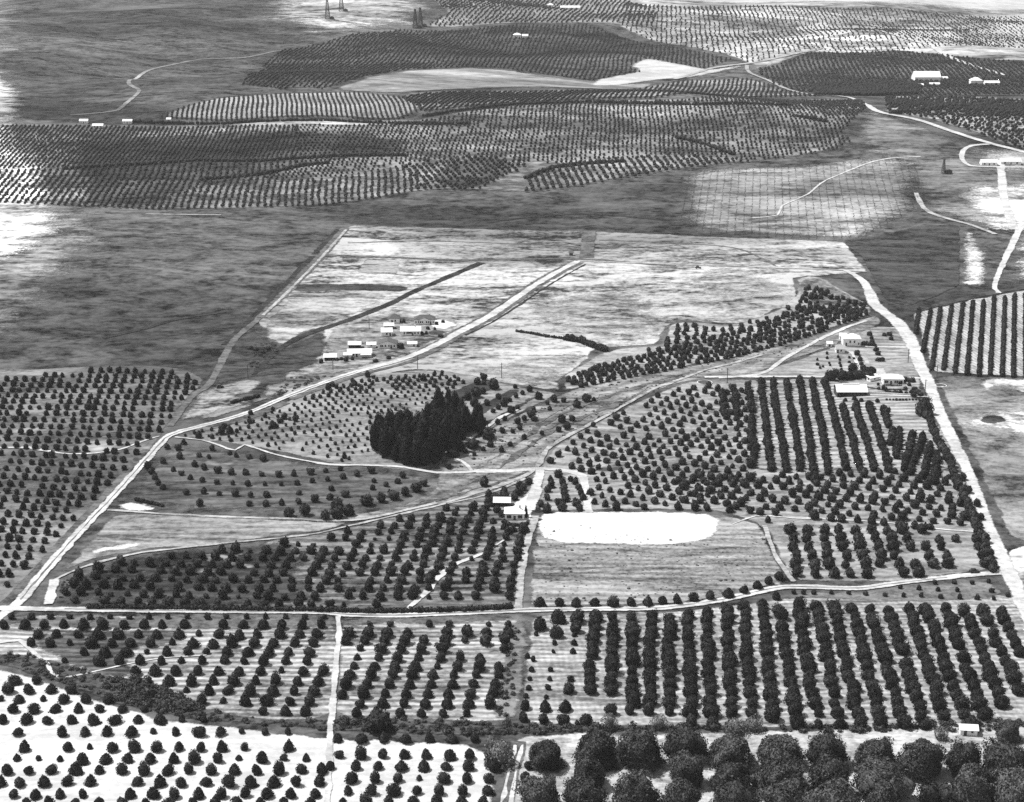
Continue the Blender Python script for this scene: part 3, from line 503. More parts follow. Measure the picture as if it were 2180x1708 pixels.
ribbon('pale_streak', 'thin pale streak across the right-hand orchard', [(1560, 1118), (1610, 1100), (1680, 1104), (1780, 1108), (1900, 1116), (2000, 1128), (2110, 1136)], [1.0, 1.3, 1.3, 1.6], 'dirt_road', RD, 'path')
ribbon('pale_streak', 'thin pale crack line winding over the sapling field', [(1600, 466), (1655, 460), (1665, 440), (1720, 415), (1760, 385), (1860, 345), (1960, 335)], 2.2, 'dirt_road', 0.75, 'path')  # squiggling crack drawn as a thin pale strip
ribbon('pale_streak', 'pale streak from the lower left corner to the creek bank', [(-10, 1372), (40, 1365), (60, 1380), (100, 1415), (130, 1445), (230, 1425), (330, 1405), (440, 1397)], [2.2, 2.0, 1.2, 0.9], 'dirt_road', RD, 'path')
ribbon('farm_track', 'curved pale gully on the right pasture', [(1950, 412), (1968, 445), (2000, 462), (2060, 478), (2120, 500)], 5, 'dirt_track', 0.6, 'track')

# ------------------------------------------------------------------ tree templates
def ico(sub):
    bm = bmesh.new(); bmesh.ops.create_icosphere(bm, subdivisions=sub, radius=1.0)
    V = np.array([v.co[:] for v in bm.verts]); bm.faces.ensure_lookup_table()
    F = np.array([[v.index for v in f.verts] for f in bm.faces]); bm.free(); return V, F
ICO = {1: ico(1), 2: ico(2), 3: ico(3)}
def lumps(r, n=9, amp=0.32, width=0.55):
    D = r.normal(size=(n, 3)); D /= np.linalg.norm(D, axis=1, keepdims=True); A = r.uniform(-0.55, 1, n) * amp
    return lambda P: 1 + sum(a * np.exp(-(np.sum((P - d) ** 2, 1)) / width ** 2) for a, d in zip(A, D))
def crown_np(seed, nleaf, leaf, sub=2, amp=0.32, core=0.86, flat=0.0, taper=0.0, nl=10, width=0.5):
    """a leafy crown of unit radius: an uneven core and many leaf-clump triangles over and through it."""
    r = np.random.default_rng(seed); f = lumps(r, nl, amp, width)
    V, F = ICO[sub]; R = f(V)[:, None]
    def shape(P):
        P = P.copy()
        if taper: k = 1 - taper * (P[:, 2] + 0.2); P[:, 0] *= np.clip(k, 0.12, 1.3); P[:, 1] *= np.clip(k, 0.12, 1.3)
        if flat: low = P[:, 2] < -flat; P[low, 2] = -flat - (P[low, 2] + flat) * -0.25
        return P
    CV = shape(V * R * core * (1 + r.normal(0, 0.05, (len(V), 1))))
    if nleaf:
        D = r.normal(size=(nleaf, 3)); D /= np.linalg.norm(D, axis=1, keepdims=True)
        C = shape(D * f(D)[:, None] * r.uniform(0.82, 1.05, (nleaf, 1)))
        T1 = r.normal(size=(nleaf, 3)) ; T1 -= D * np.sum(T1 * D, 1, keepdims=True) * 0.55; T1 /= np.linalg.norm(T1, axis=1, keepdims=True)
        T2 = np.cross(T1, D + r.normal(0, 0.5, D.shape)); T2 /= np.maximum(np.linalg.norm(T2, axis=1, keepdims=True), 1e-6)
        s = leaf * r.uniform(0.6, 1.35, (nleaf, 1))
        LV = np.stack([C + T1 * s, C - T1 * s * 0.6 + T2 * s * 0.8, C - T1 * s * 0.6 - T2 * s * 0.8], 1).reshape(-1, 3)
        LF = np.arange(nleaf * 3).reshape(-1, 3) + len(CV)
        return np.concatenate([CV, LV]), np.concatenate([F, LF])
    return CV, F
def trunk_np(h, r0, r1, sides=6, limbs=0, seed=0, limb_len=1.0):
    r = np.random.default_rng(seed); V = []; F = []
    def tube(p0, p1, a, b):
        p0, p1 = np.array(p0, float), np.array(p1, float); d = p1 - p0; d /= np.linalg.norm(d)
        u = np.cross(d, [0.3, 1, 0.2]); u /= np.linalg.norm(u); w = np.cross(d, u); k = len(V)
        for p, q in ((p0, a), (p1, b)):
            for i in range(sides):
                t = 2 * PI * i / sides; V.append(p + (u * math.cos(t) + w * math.sin(t)) * q)
        for i in range(sides):
            j = (i + 1) % sides; F.append((k + i, k + j, k + sides + j)); F.append((k + i, k + sides + j, k + sides + i))
    tube((0, 0, -0.15), (0.03 * h, 0.02 * h, h), r0, r1)
    for i in range(limbs):
        t = 2 * PI * i / limbs + r.uniform(-0.4, 0.4); z0 = h * r.uniform(0.7, 0.98)
        tube((0, 0, z0), (math.cos(t) * limb_len, math.sin(t) * limb_len, z0 + limb_len * r.uniform(0.5, 1.1)), r1 * 0.7, r1 * 0.3)
    return np.array(V), np.array(F)
def mesh_variants(name, n, mat, fn):
    out = []
    for i in range(n):
        me = mesh_np(name, *fn(i)); me.materials.append(M[mat]); out.append(me)
    return out
CITRUS = mesh_variants('citrus_crown', 10, 'citrus', lambda i: crown_np(100 + i, 560, 0.15, 2, [0.44, 0.62, 0.5, 0.7, 0.4, 0.55, 0.65, 0.5, 0.6, 0.45][i], 0.86, [0.55, 0.4, 0.6, 0.35, 0.5, 0.45, 0.6, 0.35, 0.5, 0.55][i], [0.05, 0.3, 0.18, 0.1, 0.35, 0.0, 0.22, 0.28, 0.12, 0.4][i], [13, 6, 9, 5, 14, 7, 6, 10, 5, 8][i], [0.45, 0.7, 0.55, 0.8, 0.4, 0.6, 0.7, 0.5, 0.75, 0.6][i]))
DENSE = mesh_variants('orchard_crown', 7, 'citrus', lambda i: crown_np(150 + i, 760, 0.14, 2, 0.42 + 0.05 * (i % 4), 0.84, 0.6, 0.04 * (i % 3), 7 + 2 * i, 0.62 - 0.04 * i))
WALNUT = mesh_variants('walnut_crown', 6, 'walnut', lambda i: crown_np(200 + i, 5200, 0.060, 3, 0.62, 0.86, 0.5, 0.10, 30, 0.30))
EUCA = mesh_variants('eucalyptus_crown', 6, 'grove', lambda i: crown_np(300 + i, 1000, 0.12, 2, 0.55, 0.84, 0, [0.05, 0.2, 0.1, 0.28, 0.0, 0.15][i], 18, 0.38))
SHRUB = mesh_variants('shrub_foliage', 4, 'citrus', lambda i: crown_np(400 + i, 320, 0.20, 2, 0.40, 0.84, 0.45, 0.0))
PALE = mesh_variants('pale_foliage', 3, 'sparse', lambda i: crown_np(430 + i, 900, 0.09, 2, 0.40, 0.55, 0.5, 0.1))
def trunk_mesh(name, *a, **k):
    me = mesh_np(name, *trunk_np(*a, **k)); me.materials.append(M['bark']); return me
TR_C = trunk_mesh('citrus_trunk', 1.0, 0.07, 0.05, 6, 3, 1, 0.35)
TR_W = trunk_mesh('walnut_trunk', 1.0, 0.055, 0.04, 7, 5, 2, 0.6)
TR_E = trunk_mesh('eucalyptus_trunk', 1.0, 0.025, 0.012, 6, 4, 3, 0.10)
def tree(name, label, cat, group, xy, rad, rz, clear, crowns, trunk, r):
    """one tree: an Empty at its foot with a trunk and a crown. rad: crown radius, rz: crown half height, clear: height of the crown's lowest leaves."""
    z = float(hgt(xy[0], xy[1]))
    o = empty(name, (xy[0], xy[1], z), r.uniform(0, 6.28)); tag(o, label, cat, group)
    th = clear + rz * 0.9
    t = link('trunk', trunk, parent=o); t.scale = (th * (0.8 if trunk is not TR_E else 0.6), th * (0.8 if trunk is not TR_E else 0.6), th)
    c = link('crown', crowns[r.integers(len(crowns))], parent=o)
    low = 0.62 if crowns is not EUCA else 0.95
    c.location = (0, 0, clear + rz * low); c.scale = (rad * r.uniform(0.86, 1.12), rad * r.uniform(0.86, 1.12), rz * r.uniform(0.88, 1.18)); c.rotation_euler = (r.normal(0, 0.08), r.normal(0, 0.08), 0)
    return o
def merged(name, label, cat, P, rad, rzf, mat, temps, trunks=True, clear=0.25, lowf=0.62):
    """many trees nobody needs to count, in one mesh."""
    r = np.random.default_rng(len(P)); Vs, Fs = [], []; off = 0
    P = np.asarray(P); rad = np.broadcast_to(np.asarray(rad, float), (len(P),)); z = hgt(P[:, 0], P[:, 1])
    ch = r.integers(len(temps), size=len(P)); ang = r.uniform(0, 6.28, len(P)); hz = rad * rzf * r.uniform(0.85, 1.15, len(P))
    for k, (V, F) in enumerate(temps):
        s = np.where(ch == k)[0]
        if not len(s): continue
        c_, s_ = np.cos(ang[s])[:, None], np.sin(ang[s])[:, None]
        x = (V[:, 0] * c_ - V[:, 1] * s_) * rad[s, None] + P[s, 0, None]; y = (V[:, 0] * s_ + V[:, 1] * c_) * rad[s, None] + P[s, 1, None]
        zc = (z + rad * clear + hz * lowf)[s, None] + V[:, 2] * hz[s, None]
        Vs.append(np.stack([x, y, zc], 2).reshape(-1, 3))
        Fs.append((F[None] + (np.arange(len(s)) * len(V))[:, None, None]).reshape(-1, 3) + off); off += len(s) * len(V)
    if trunks:
        V, F = trunk_np(1.0, 0.07, 0.05, 4)
        zc = z[:, None] + V[:, 2] * (hz * 0.9)[:, None]
        Vs.append(np.stack([P[:, 0, None] + V[:, 0] * rad[:, None], P[:, 1, None] + V[:, 1] * rad[:, None], zc], 2).reshape(-1, 3))
        Fs.append((F[None] + (np.arange(len(P)) * len(V))[:, None, None]).reshape(-1, 3) + off)
    o = link(name, mesh_np(name, np.concatenate(Vs), np.concatenate(Fs)), M[mat]); tag(o, label, cat, kind='stuff'); return o
NEAR_T = [crown_np(500 + i, 170, 0.22, 2, 0.4 + 0.06 * (i % 4), 0.88, 0.4 + 0.05 * (i % 4), 0.06 * (i % 5), 6 + i, 0.72 - 0.04 * i) for i in range(8)]
MID_T = [crown_np(520 + i, 60, 0.34, 1, 0.34, 0.9, 0.55, 0.08) for i in range(5)]
FAR_T = [crown_np(540 + i, 0, 0, 1, 0.3, 1.0, 0.5) for i in range(4)]
ORDS = ['first', 'second', 'third', 'fourth', 'fifth', 'sixth', 'seventh', 'eighth', 'ninth', 'tenth', 'eleventh', 'twelfth', 'thirteenth', 'fourteenth', 'fifteenth', 'sixteenth', 'seventeenth', 'eighteenth', 'nineteenth', 'twentieth', 'twenty-first', 'twenty-second', 'twenty-third', 'twenty-fourth', 'twenty-fifth', 'twenty-sixth', 'twenty-seventh', 'twenty-eighth', 'twenty-ninth', 'thirtieth']
rt = np.random.default_rng(21)

# ------------------------------------------------------------------ lower left: citrus trees one by one
# rows: (height of the row in the photo, positions along it); a leading minus on a size marks a small replant
O5 = 691.9 / K      # offset between the two enlargements the rows were measured on
rowsA = [  # white field
    (637, [95, 225]), (692, [45, 180, 315, 445]), (755, [-5, 125, -262, 395, 535, 670]),
    (815, [80, 210, 350, 490, 625, 765, -895]), (882, [20, 160, 300, 440, 580, 722, 857, 993, -1130, -1267]),
    (958, [110, 390, 530, 672, 815, -952, 1090, 1235, 1375, -1513, -1650, -1790]),
    (1055, [148, 420, -560, 703, 840, 972, 1112, 1250, 1380, -1525, 1800]),
    (1125, [-100, -237, -375, 520, 660, 797, 938, 1080, 1212, 1352, -1487, 1630, -1765, -1905]),
    (1195, [42, 185, 325, 470, 615, 765, 897, 1040, 1175, 1315, 1455, 1600, 1740, 1880, 2005]),
    (1270, [-0, 130, 272, 415, 565, 855, 993, 1130, 1278, 1420, 1558, 1705, 1845, 1985]),
    (1345, [80, 225, 370, 515, 810, 952, 1095, 1238, 1380, 1520, 1665, 1810, 1960]),
    (1402, [160, 310, 470, 610, 760, 905, 1050, 1200, 1340, 1480, 1625, 1770, 1930])]
rowsA5 = [(1000, [85, 230, 365, 505, 655, 790, 935]), (1100, [85, 220, 358, 498, 630, 775, 905]), (1172, [35, 195, 335, 475, 612, 755, 890, 1040]),
          (1250, [165, 310, 452, -592, 738, 880, 1025]), (1325, [145, 285, 428, 570, 712, 862, 1010]), (1390, [-110, 255, 400, 545, 700, 850, 985])]
rowsB = [  # furrowed orchard above the creek
    (245, [-70, -195, -315, -435, -562, -683, -805, -928, -1045, -1165, -1292, -1410, -1535, -1655, -1780, -1900, -2020]),
    (290, [20, 155, 275, 395, 525, 640, 770, 895, 1010, 1140, 1390, 1515, 1635, 1760, 1880, 2005]),
    (350, [235, 355, 480, 615, 735, 870, 985, 1110, -1235, 1365, 1490, 1610, 1740, 1860, 1975]),
    (405, [195, 310, -440, 565, 695, 815, 940, -1070, 1200, 1325, 1450, 1580, 1705, 1835, 1955]),
    (460, [525, 655, 785, -915, 1040, 1165, -1290, 1415, 1550, 1675, 1800, 1930]),
    (515, [-400, 615, 740, 870, 1005, -1130, 1260, 1395, 1520, 1640, 1780, 1910]),
    (580, [840, 960, 1095, 1230, 1360, 1490, 1620, -1750, 1885, 2010]), (640, [-930, 1055, 1190, 1325, 1455, 1590, 1720, 1855, 1985]),
    (700, [-1160, 1295, 1420, 1560, 1695, 1830, 1965]), (765, [1250, -1390, 1525, 1665, 1795, 1930]), (825, [1640, 1770, 1900])]
rowsB5 = [(290, [-280, -405, -650, -775, -1020, -1143]), (340, [150, 270, 390, 515, 760, 885, 1010, 1140]), (390, [130, 250, 370, 500, 615, 750, -870, 1000, 1120]),
          (440, [-220, 350, 475, 600, 730, 1115]), (495, [-200, 335, 455, 580, 715, 840, 970]), (550, [-175, 310, 435, 565, -695, 825, 960, 1085]),
          (600, [155, 285, 420, 545, 675, 805, 940, 1075]), (660, [130, 265, 395, 530, 660, 795, 925, 1060]), (720, [110, 240, 375, 505, 640, 775, 910, 1045]),
          (780, [215, 355, 490, 625, 760, 895, 1030]), (840, [190, 320, 470, 605, 740, 880])]
leftovers = []   # small replants too many to count, added to the orchard mass below
def citrus_rows(rows, reg, where, group, big, count_from='front'):
    rows = rows[::-1]
    for i, (yy, xs_) in enumerate(rows):
        k = 0
        for x in xs_:
            small = x < 0 or (x == 0 and str(x) == '-0'); p = zz(reg, [(abs(x), yy)])[0]
            rad = (big * rt.uniform(0.86, 1.14)) * (0.62 if small else 1.0)
            w = px([p], rad * 0.95)[0] + rt.normal(0, 0.18, 2)
            k += 1
            lab = '%s citrus tree, %s from left, %s row up, %s' % ('small' if small else 'round', ORDS[k - 1], ORDS[i], where)
            tree('citrus_tree', lab, 'tree', group, w, rad, rad * rt.uniform(0.95, 1.18), 0.25, CITRUS, TR_C, rt)
citrus_rows(rowsA, 'q4', 'white field left of lane', 'citrus trees in the white field', 1.78)
citrus_rows(rowsA5, 'q5', 'white field right of lane', 'citrus trees in the white field', 1.75)
def mass_rows(rows, reg, big):
    for yy, xs_ in rows:
        for x in xs_:
            p = zz(reg, [(abs(x), yy)])[0]; rad = big * rt.uniform(0.86, 1.14) * (0.6 if x < 0 else 1)
            w = px([p], rad * 0.95)[0]; leftovers.append((w[0], w[1], rad))
citrus_rows(rowsB[1:], 'q4', 'furrowed orchard left of lane', 'citrus trees in the furrowed orchard', 1.85)
mass_rows(rowsB[:1], 'q4', 2.0); mass_rows(rowsB5[:1], 'q5', 2.0)
nB = len(rowsB5)
mass_rows(rowsB5[1:4], 'q5', 2.0)
citrus_rows(rowsB5[4:], 'q5', 'furrowed orchard right of lane', 'citrus trees in the furrowed orchard', 1.85)

# ------------------------------------------------------------------ lower right: close-planted grid, column by column
def P5(*a): return zz('q5', a)
def P6(*a): return zz('q6', a)
cols = [
    [P5((1685, 235), (1671, 470)), P5((1655, 545), (1652, 690))], [P5((1795, 235), (1785, 690))], [P5((1915, 245), (1907, 755))], [P5((2030, 235), (2028, 755))], [P5((2145, 245), (2145, 765))],
    [P6((85, 220), (112, 825))], [P6((205, 210), (235, 825))], [P6((325, 205), (362, 830))], [P6((432, 165), (490, 830))], [P6((548, 165), (625, 850))],
    [P6((650, 195), (667, 225)), P6((677, 310), (770, 890))], [P6((775, 165), (872, 770))], [P6((892, 175), (1020, 830))], [P6((1000, 175), (1160, 900))],
    [P6((1115, 185), (1295, 895))], [P6((1220, 185), (1430, 895))], [P6((1340, 195), (1412, 440)), P6((1447, 530), (1540, 850))], [P6((1465, 185), (1680, 850))],
    [P6((1575, 195), (1640, 370), (1730, 650), (1845, 905))], [P6((1695, 185), (1770, 410)), P6((1803, 490), (1880, 700), (1945, 850))],
    [P6((1815, 200), (1880, 340), (1945, 510), (2045, 770))], [P6((1925, 200), (1950, 260)), P6((1985, 340), (2070, 510), (2150, 690))], [P6((2040, 208), (2095, 330), (2150, 450))]]
def col_points(seg, step, dz):
    w = densify(px(seg, dz), 0.5, False); L = np.concatenate([[0], np.cumsum(np.linalg.norm(np.diff(w, axis=0), axis=1))])
    n = max(2, int(round(L[-1] / step)) + 1); t = np.linspace(0, L[-1], n)
    return np.stack([np.interp(t, L, w[:, 0]), np.interp(t, L, w[:, 1])], 1)
for ci, segs in enumerate(cols):
    k = 0
    for seg in segs:
        for w in col_points(seg, 6.9, 2.4):
            u, v = to_px(w[0], w[1], float(hgt(*w)) + 2.5)
            if not (-10 < u < IW + 10): continue
            k += 1; rad = rt.uniform(1.95, 2.6)
            tree('orchard_tree', 'bushy dark tree, %s from back in the %s long column of the dense grid' % (ORDS[k - 1], ORDS[ci]), 'tree', 'trees of the close-planted grid',
                 w + rt.normal(0, 0.3, 2), rad, rad * rt.uniform(0.92, 1.12), 0.35, DENSE, TR_C, rt)
ex = {'large': (2.6, [P5((1335, 285), (1440, 335), (1455, 240), (1568, 240), (1565, 300))]), 'mid': (1.85, [P5((1520, 690), (1248, 795), (1372, 800), (1497, 800), (1235, 868), (1362, 875), (1485, 880), (1625, 880), (1778, 820), (1895, 822), (2015, 820), (2145, 826)), P6((110, 895), (240, 893), (900, 835), (900, 905), (1035, 905), (1560, 915), (2040, 208), (640, 115))]),
      'small': (1.0, [P5((1315, 350), (1430, 405), (1552, 405), (1422, 460), (1545, 458), (1555, 355), (1262, 487), (1295, 508), (1285, 572), (1405, 572), (1275, 630), (1400, 630), (1532, 632), (1268, 687), (1390, 685), (1252, 738), (1378, 745), (1570, 905))])}
for sz, (rad0, ls) in ex.items():
    pts = sorted([p for l in ls for p in l], key=lambda p: (p[0]))
    for k, p in enumerate(pts):
        rad = rad0 * rt.uniform(0.85, 1.15); w = px([p], rad)[0]
        tree('replant_tree' if sz != 'large' else 'orchard_tree', '%s dark tree standing apart near the close-planted grid, %s of its size from left' % ({'large': 'large', 'mid': 'round', 'small': 'tiny'}[sz], ORDS[k]), 'tree', 'single trees beside the close-planted grid', w, rad, rad * 1.1, 0.2, CITRUS, TR_C, rt)
sap = zz('q3', [(745, 1195), (805, 1200), (870, 1198), (980, 1198), (1090, 1200), (1195, 1205), (1315, 1212), (1430, 1217), (1540, 1218), (1660, 1225), (1780, 1228), (1890, 1232), (1992, 1234), (2080, 1215), (1410, 1165), (1527, 1172), (1645, 1180), (1765, 1184), (1977, 1188), (1626, 1135), (1748, 1135), (1858, 1137), (1960, 1128)])
for k, p in enumerate(sorted(sap)):
    tree('sapling', 'tiny dark sapling in the grey plot by the road, %s from left' % ORDS[k], 'sapling', 'saplings in the grey plot', px([p], 0.9)[0], rt.uniform(0.75, 1.0), rt.uniform(0.9, 1.2), 0.15, SHRUB, TR_C, rt)
edge = zz('q2', [(1340, 1255), (1460, 1255), (1563, 1258), (1680, 1255), (1795, 1258), (1905, 1255), (2010, 1250), (2105, 1245)]) + zz('q3', [(20, 1235), (125, 1225), (225, 1215), (340, 1200), (437, 1175), (520, 1150), (588, 1120), (655, 1090)])
for k, p in enumerate(edge):
    rad = rt.uniform(1.7, 2.2)
    tree('roadside_tree', 'round dark tree lining the lower road under the stubble, %s from left' % ORDS[k], 'tree', 'trees lining the lower road', px([p], rad)[0], rad, rad * 1.05, 0.3, CITRUS, TR_C, rt)

# ------------------------------------------------------------------ walnut trees at the bottom right
wal = [('q5', 1375, 1085, 112), ('q5', 1690, 1065, 130), ('q5', 1965, 1080, 128), ('q5', 1640, 1215, 118), ('q5', 1345, 1345, 118), ('q5', 1620, 1350, 120), ('q5', 1930, 1345, 130),
       ('q6', 75, 1045, 118), ('q6', 85, 1200, 112), ('q6', 350, 1075, 128), ('q6', 365, 1255, 124), ('q6', 60, 1370, 120), ('q6', 650, 1070, 124), ('q6', 660, 1215, 128), ('q6', 690, 1370, 130), ('q6', 380, 1400, 125),
       ('q6', 955, 1080, 116), ('q6', 965, 1250, 136), ('q6', 990, 1390, 130), ('q6', 1245, 1090, 116), ('q6', 1290, 1260, 140), ('q6', 1310, 1400, 130), ('q6', 1540, 1130, 138),
       ('q6', 1810, 1130, 110), ('q6', 1870, 1300, 145), ('q6', 2075, 1170, 140), ('q6', 2085, 920, 72), ('q6', 2130, 1320, 130)]
wl = sorted([(zz(r_, [(x, y)])[0], rr) for r_, x, y, rr in wal], key=lambda t: t[0][0])
for k, (p, rr) in enumerate(wl):
    w = px([p], 5.2)[0]; s = FPX / (w[1] * CP + 275 * SP); rad = rr * K / s * 1.0
    row = 'back' if p[1] < 1612 else ('middle' if p[1] < 1668 else 'front')
    n = sum(1 for q, _ in wl[:k + 1] if ('back' if q[1] < 1612 else ('middle' if q[1] < 1668 else 'front')) == row)
    tree('walnut_tree', 'large spreading walnut tree, %s from left in the %s row at the lower right' % (ORDS[n - 1], row), 'tree', 'walnut trees at the lower right', w, rad, rad * 0.92, 0.9, WALNUT, TR_W, rt)
for k, (x, y, rr) in enumerate([(1265, 1165, 30), (1250, 1240, 32), (1388, 1245, 28)]):
    p = zz('q5', [(x, y)])[0]
    tree('small_tree', 'small dark tree beside the leftmost walnuts, %s' % ['nearest the lane and topmost', 'lower of the two by the lane', 'under the first walnut'][k], 'tree', 'small trees among the walnuts', px([p], 1.8)[0], rr * K / 6.4, rr * K / 5.6, 0.3, CITRUS, TR_C, rt)
for k, (rg, x, y, rad, lab) in enumerate([('q5', 1090, 1090, 5.0, 'pale sparse tree at the head of the twin-rut lane'), ('q6', 1590, 1345, 3.2, 'dark bush between two front walnuts, left one'), ('q6', 1690, 1340, 3.0, 'dark bush between two front walnuts, right one'),
        ('q5', 330, 890, 4.2, 'large dark creek willow beside the white lane'), ('q5', 1040, 1140, 2.4, 'dark tree under the pale sparse tree'), ('q6', 380, 925, 3.2, 'pale leafless-looking creek tree behind the walnuts, left'), ('q6', 495, 915, 3.0, 'pale leafless-looking creek tree behind the walnuts, middle'),
        ('q5', 1770, 895, 2.8, 'pale ragged creek tree at the left of its row'), ('q5', 2080, 900, 2.6, 'pale ragged creek tree in front of the dense columns'), ('q6', 1665, 970, 2.6, 'ragged creek tree near the small white shed')]):
    p = zz(rg, [(x, y)])[0]; dk = 'dark' in lab
    tree('creek_tree', lab, 'tree', None, px([p], rad * 0.9)[0], rad, rad * 0.95, 0.3, SHRUB if dk else PALE, TR_C, rt)

# ------------------------------------------------------------------ eucalyptus grove
gz = [(200, 905), (380, 1080), (650, 1175), (950, 1195), (1150, 1150), (1400, 1020), (1640, 780), (1660, 640), (1450, 510), (1250, 460), (1000, 600), (800, 690), (500, 700), (300, 750), (200, 830)]
gp = px([(766.4 + x * 0.1367, 830.2 + y * 0.1367) for x, y in gz])
lo, hi = gp.min(0), gp.max(0); pts = []
for _ in range(9000):
    q = rt.uniform(lo, hi)
    if in_poly(q[None], gp)[0] and all((q[0] - a[0]) ** 2 + (q[1] - a[1]) ** 2 > 4.1 ** 2 for a in pts): pts.append(q)
pts = np.array(pts); order = np.argsort(pts[:, 1]); RANK = ['front', 'second', 'third', 'fourth', 'fifth', 'rearmost']
nr = math.ceil(len(pts) / 12); nr = min(nr, 6); ranks = np.array_split(order, nr)
for ri, rk in enumerate(ranks):
    rk = rk[np.argsort(pts[rk, 0])]
    for k, i in enumerate(rk):
        hh = rt.uniform(9.0, 14.5) + (2.8 if pts[i, 0] > -38 else 0)
        tree('eucalyptus_tree', 'tall dark eucalyptus, %s from left in the %s rank of the grove' % (ORDS[k], RANK[ri] if ri < nr - 1 else 'rearmost'), 'tree', 'eucalyptus trees of the dark grove', pts[i], rt.uniform(1.9, 3.2), hh * 0.50, 0.2, EUCA, TR_E, rt)
for k, (x, y, hh) in enumerate([(1800, 480, 12), (1880, 560, 11), (1850, 400, 9)]):
    p = (766.4 + x * 0.1367, 830.2 + y * 0.1367)
    tree('eucalyptus_tree', 'ragged eucalyptus standing right of the grove, %s of three' % ['left', 'right', 'rear'][k], 'tree', 'eucalyptus trees right of the grove', px([p], hh * 0.4)[0], 2.4, hh * 0.5, 0.3, EUCA, TR_E, rt)
for k, (x, y, rad, lab) in enumerate([(1990, 690, 3.0, 'dark spreading tree below the grove, by the pale strip'), (1765, 840, 2.8, 'round dark tree at the lower right of the grove'), (1450, 985, 2.6, 'dark bush at the foot of the grove'), (1570, 900, 2.0, 'low dark bush right of the grove foot'),
        (2030, 850, 1.6, 'pointed dark tree alone on the wash edge'), (1640, 955, 1.2, 'small round bush on the wash edge, right'), (1375, 1190, 1.2, 'small round bush on the wash edge, left'), (1915, 920, 1.1, 'tiny bush on the wash, right of the round tree')]):
    p = (766.4 + x * 0.1367, 830.2 + y * 0.1367)
    tree('grove_bush', lab, 'bush', None, px([p], rad * 0.8)[0], rad, rad * 1.0, 0.1, SHRUB, TR_C, rt)

# ------------------------------------------------------------------ orchards that read as a mass
def lattice(poly_px, p0, du, dv, jit=0.35, miss=0.06, warp=0.0, dz=1.8, stagger=False, holes=(), phase=False):
    """trees on a planting grid: p0 a photo point, du and dv the two planting steps as photo offsets; kept inside the outline."""
    W = px(poly_px, dz); o = px([p0], dz)[0]
    u = (px([(p0[0] + du[0] * 3, p0[1] + du[1] * 3)], dz)[0] - o) / 3 if isinstance(du, tuple) else np.array(du)
    v = (px([(p0[0] + dv[0] * 3, p0[1] + dv[1] * 3)], dz)[0] - o) / 3 if isinstance(dv, tuple) else np.array(dv)
    A = np.stack([u, v], 1); C = np.linalg.solve(A, (W - o).T).T; lo, hi = np.floor(C.min(0)) - 3, np.ceil(C.max(0)) + 3
    i, j = np.meshgrid(np.arange(lo[0], hi[0] + 1), np.arange(lo[1], hi[1] + 1)); i = i.ravel(); j = j.ravel()
    ii = i + 0.5 * (j % 2) if stagger else i
    P = o + ii[:, None] * u + j[:, None] * v
    if phase: P = P + (np.random.default_rng(3).random(4000)[(i.astype(int)) % 4000])[:, None] * v * 5
    if warp: P = P + (hgt(P[:, 0], P[:, 1]) * warp)[:, None] * (v / np.linalg.norm(v)) + np.column_stack([np.sin(P[:, 1] / 23) * 0.6, np.sin(P[:, 0] / 19) * 0.8])
    keep = in_poly(P, W) & (rt.random(len(P)) > miss)
    for h_ in holes: keep &= ~in_poly(P, px(h_, dz))
    P = P[keep]; return P + rt.normal(0, jit, P.shape)
def curved_rows(curves, nrows, step, dz=1.5, jit=0.4, miss=0.05):
    """rows interpolated between a lower and an upper curve (photo points)."""
    a, b = [densify(px(c_, dz), 1.0, False) for c_ in curves]; out = []
    def res(w, n):
        L = np.concatenate([[0], np.cumsum(np.linalg.norm(np.diff(w, axis=0), axis=1))]); t = np.linspace(0, L[-1], n); return np.stack([np.interp(t, L, w[:, 0]), np.interp(t, L, w[:, 1])], 1), L[-1]
    for r_ in range(nrows):
        t = r_ / max(1, nrows - 1); A, la = res(a, 200); B, lb = res(b, 200); w = A * (1 - t) + B * t
        L = np.concatenate([[0], np.cumsum(np.linalg.norm(np.diff(w, axis=0), axis=1))]); s = np.arange((r_ % 2) * step * 0.5, L[-1], step)
        out.append(np.stack([np.interp(s, L, w[:, 0]), np.interp(s, L, w[:, 1])], 1))
    P = np.concatenate(out); P = P[rt.random(len(P)) > miss]; return P + rt.normal(0, jit, P.shape)
def sizes(n, a, b): return rt.uniform(a, b, n)
VP = (1450.0, -330.0)
def tovp(p, dy):
    k = dy / (p[1] - VP[1]); return ((p[0] - VP[0]) * k, dy)

# central orchard
po = [(120, 1286), (150, 1222), (285, 1186), (500, 1164), (620, 1152), (700, 1138), (800, 1114), (1000, 1062), (1112, 1028), (1122, 1060), (1112, 1120), (1100, 1280)]
hs = [[(1040, 1120), (1045, 1062), (1075, 1055), (1135, 1050), (1135, 1128), (1080, 1125)]]
P = lattice(po, (700, 1284), (34, 0), tovp((700, 1284), -17.0), 0.45, 0.06, 0.0, 1.8, False, hs)
R = sizes(len(P), 1.4, 2.05); R[rt.random(len(P)) < 0.12] *= 0.55
L_ = np.array(leftovers); P = np.concatenate([P, L_[:, :2]]); R = np.concatenate([R, L_[:, 2]])
merged('citrus_orchard', 'dark round citrus trees crowding the central orchard and road headland', 'orchard', P, R, 1.08, 'citrus', NEAR_T)
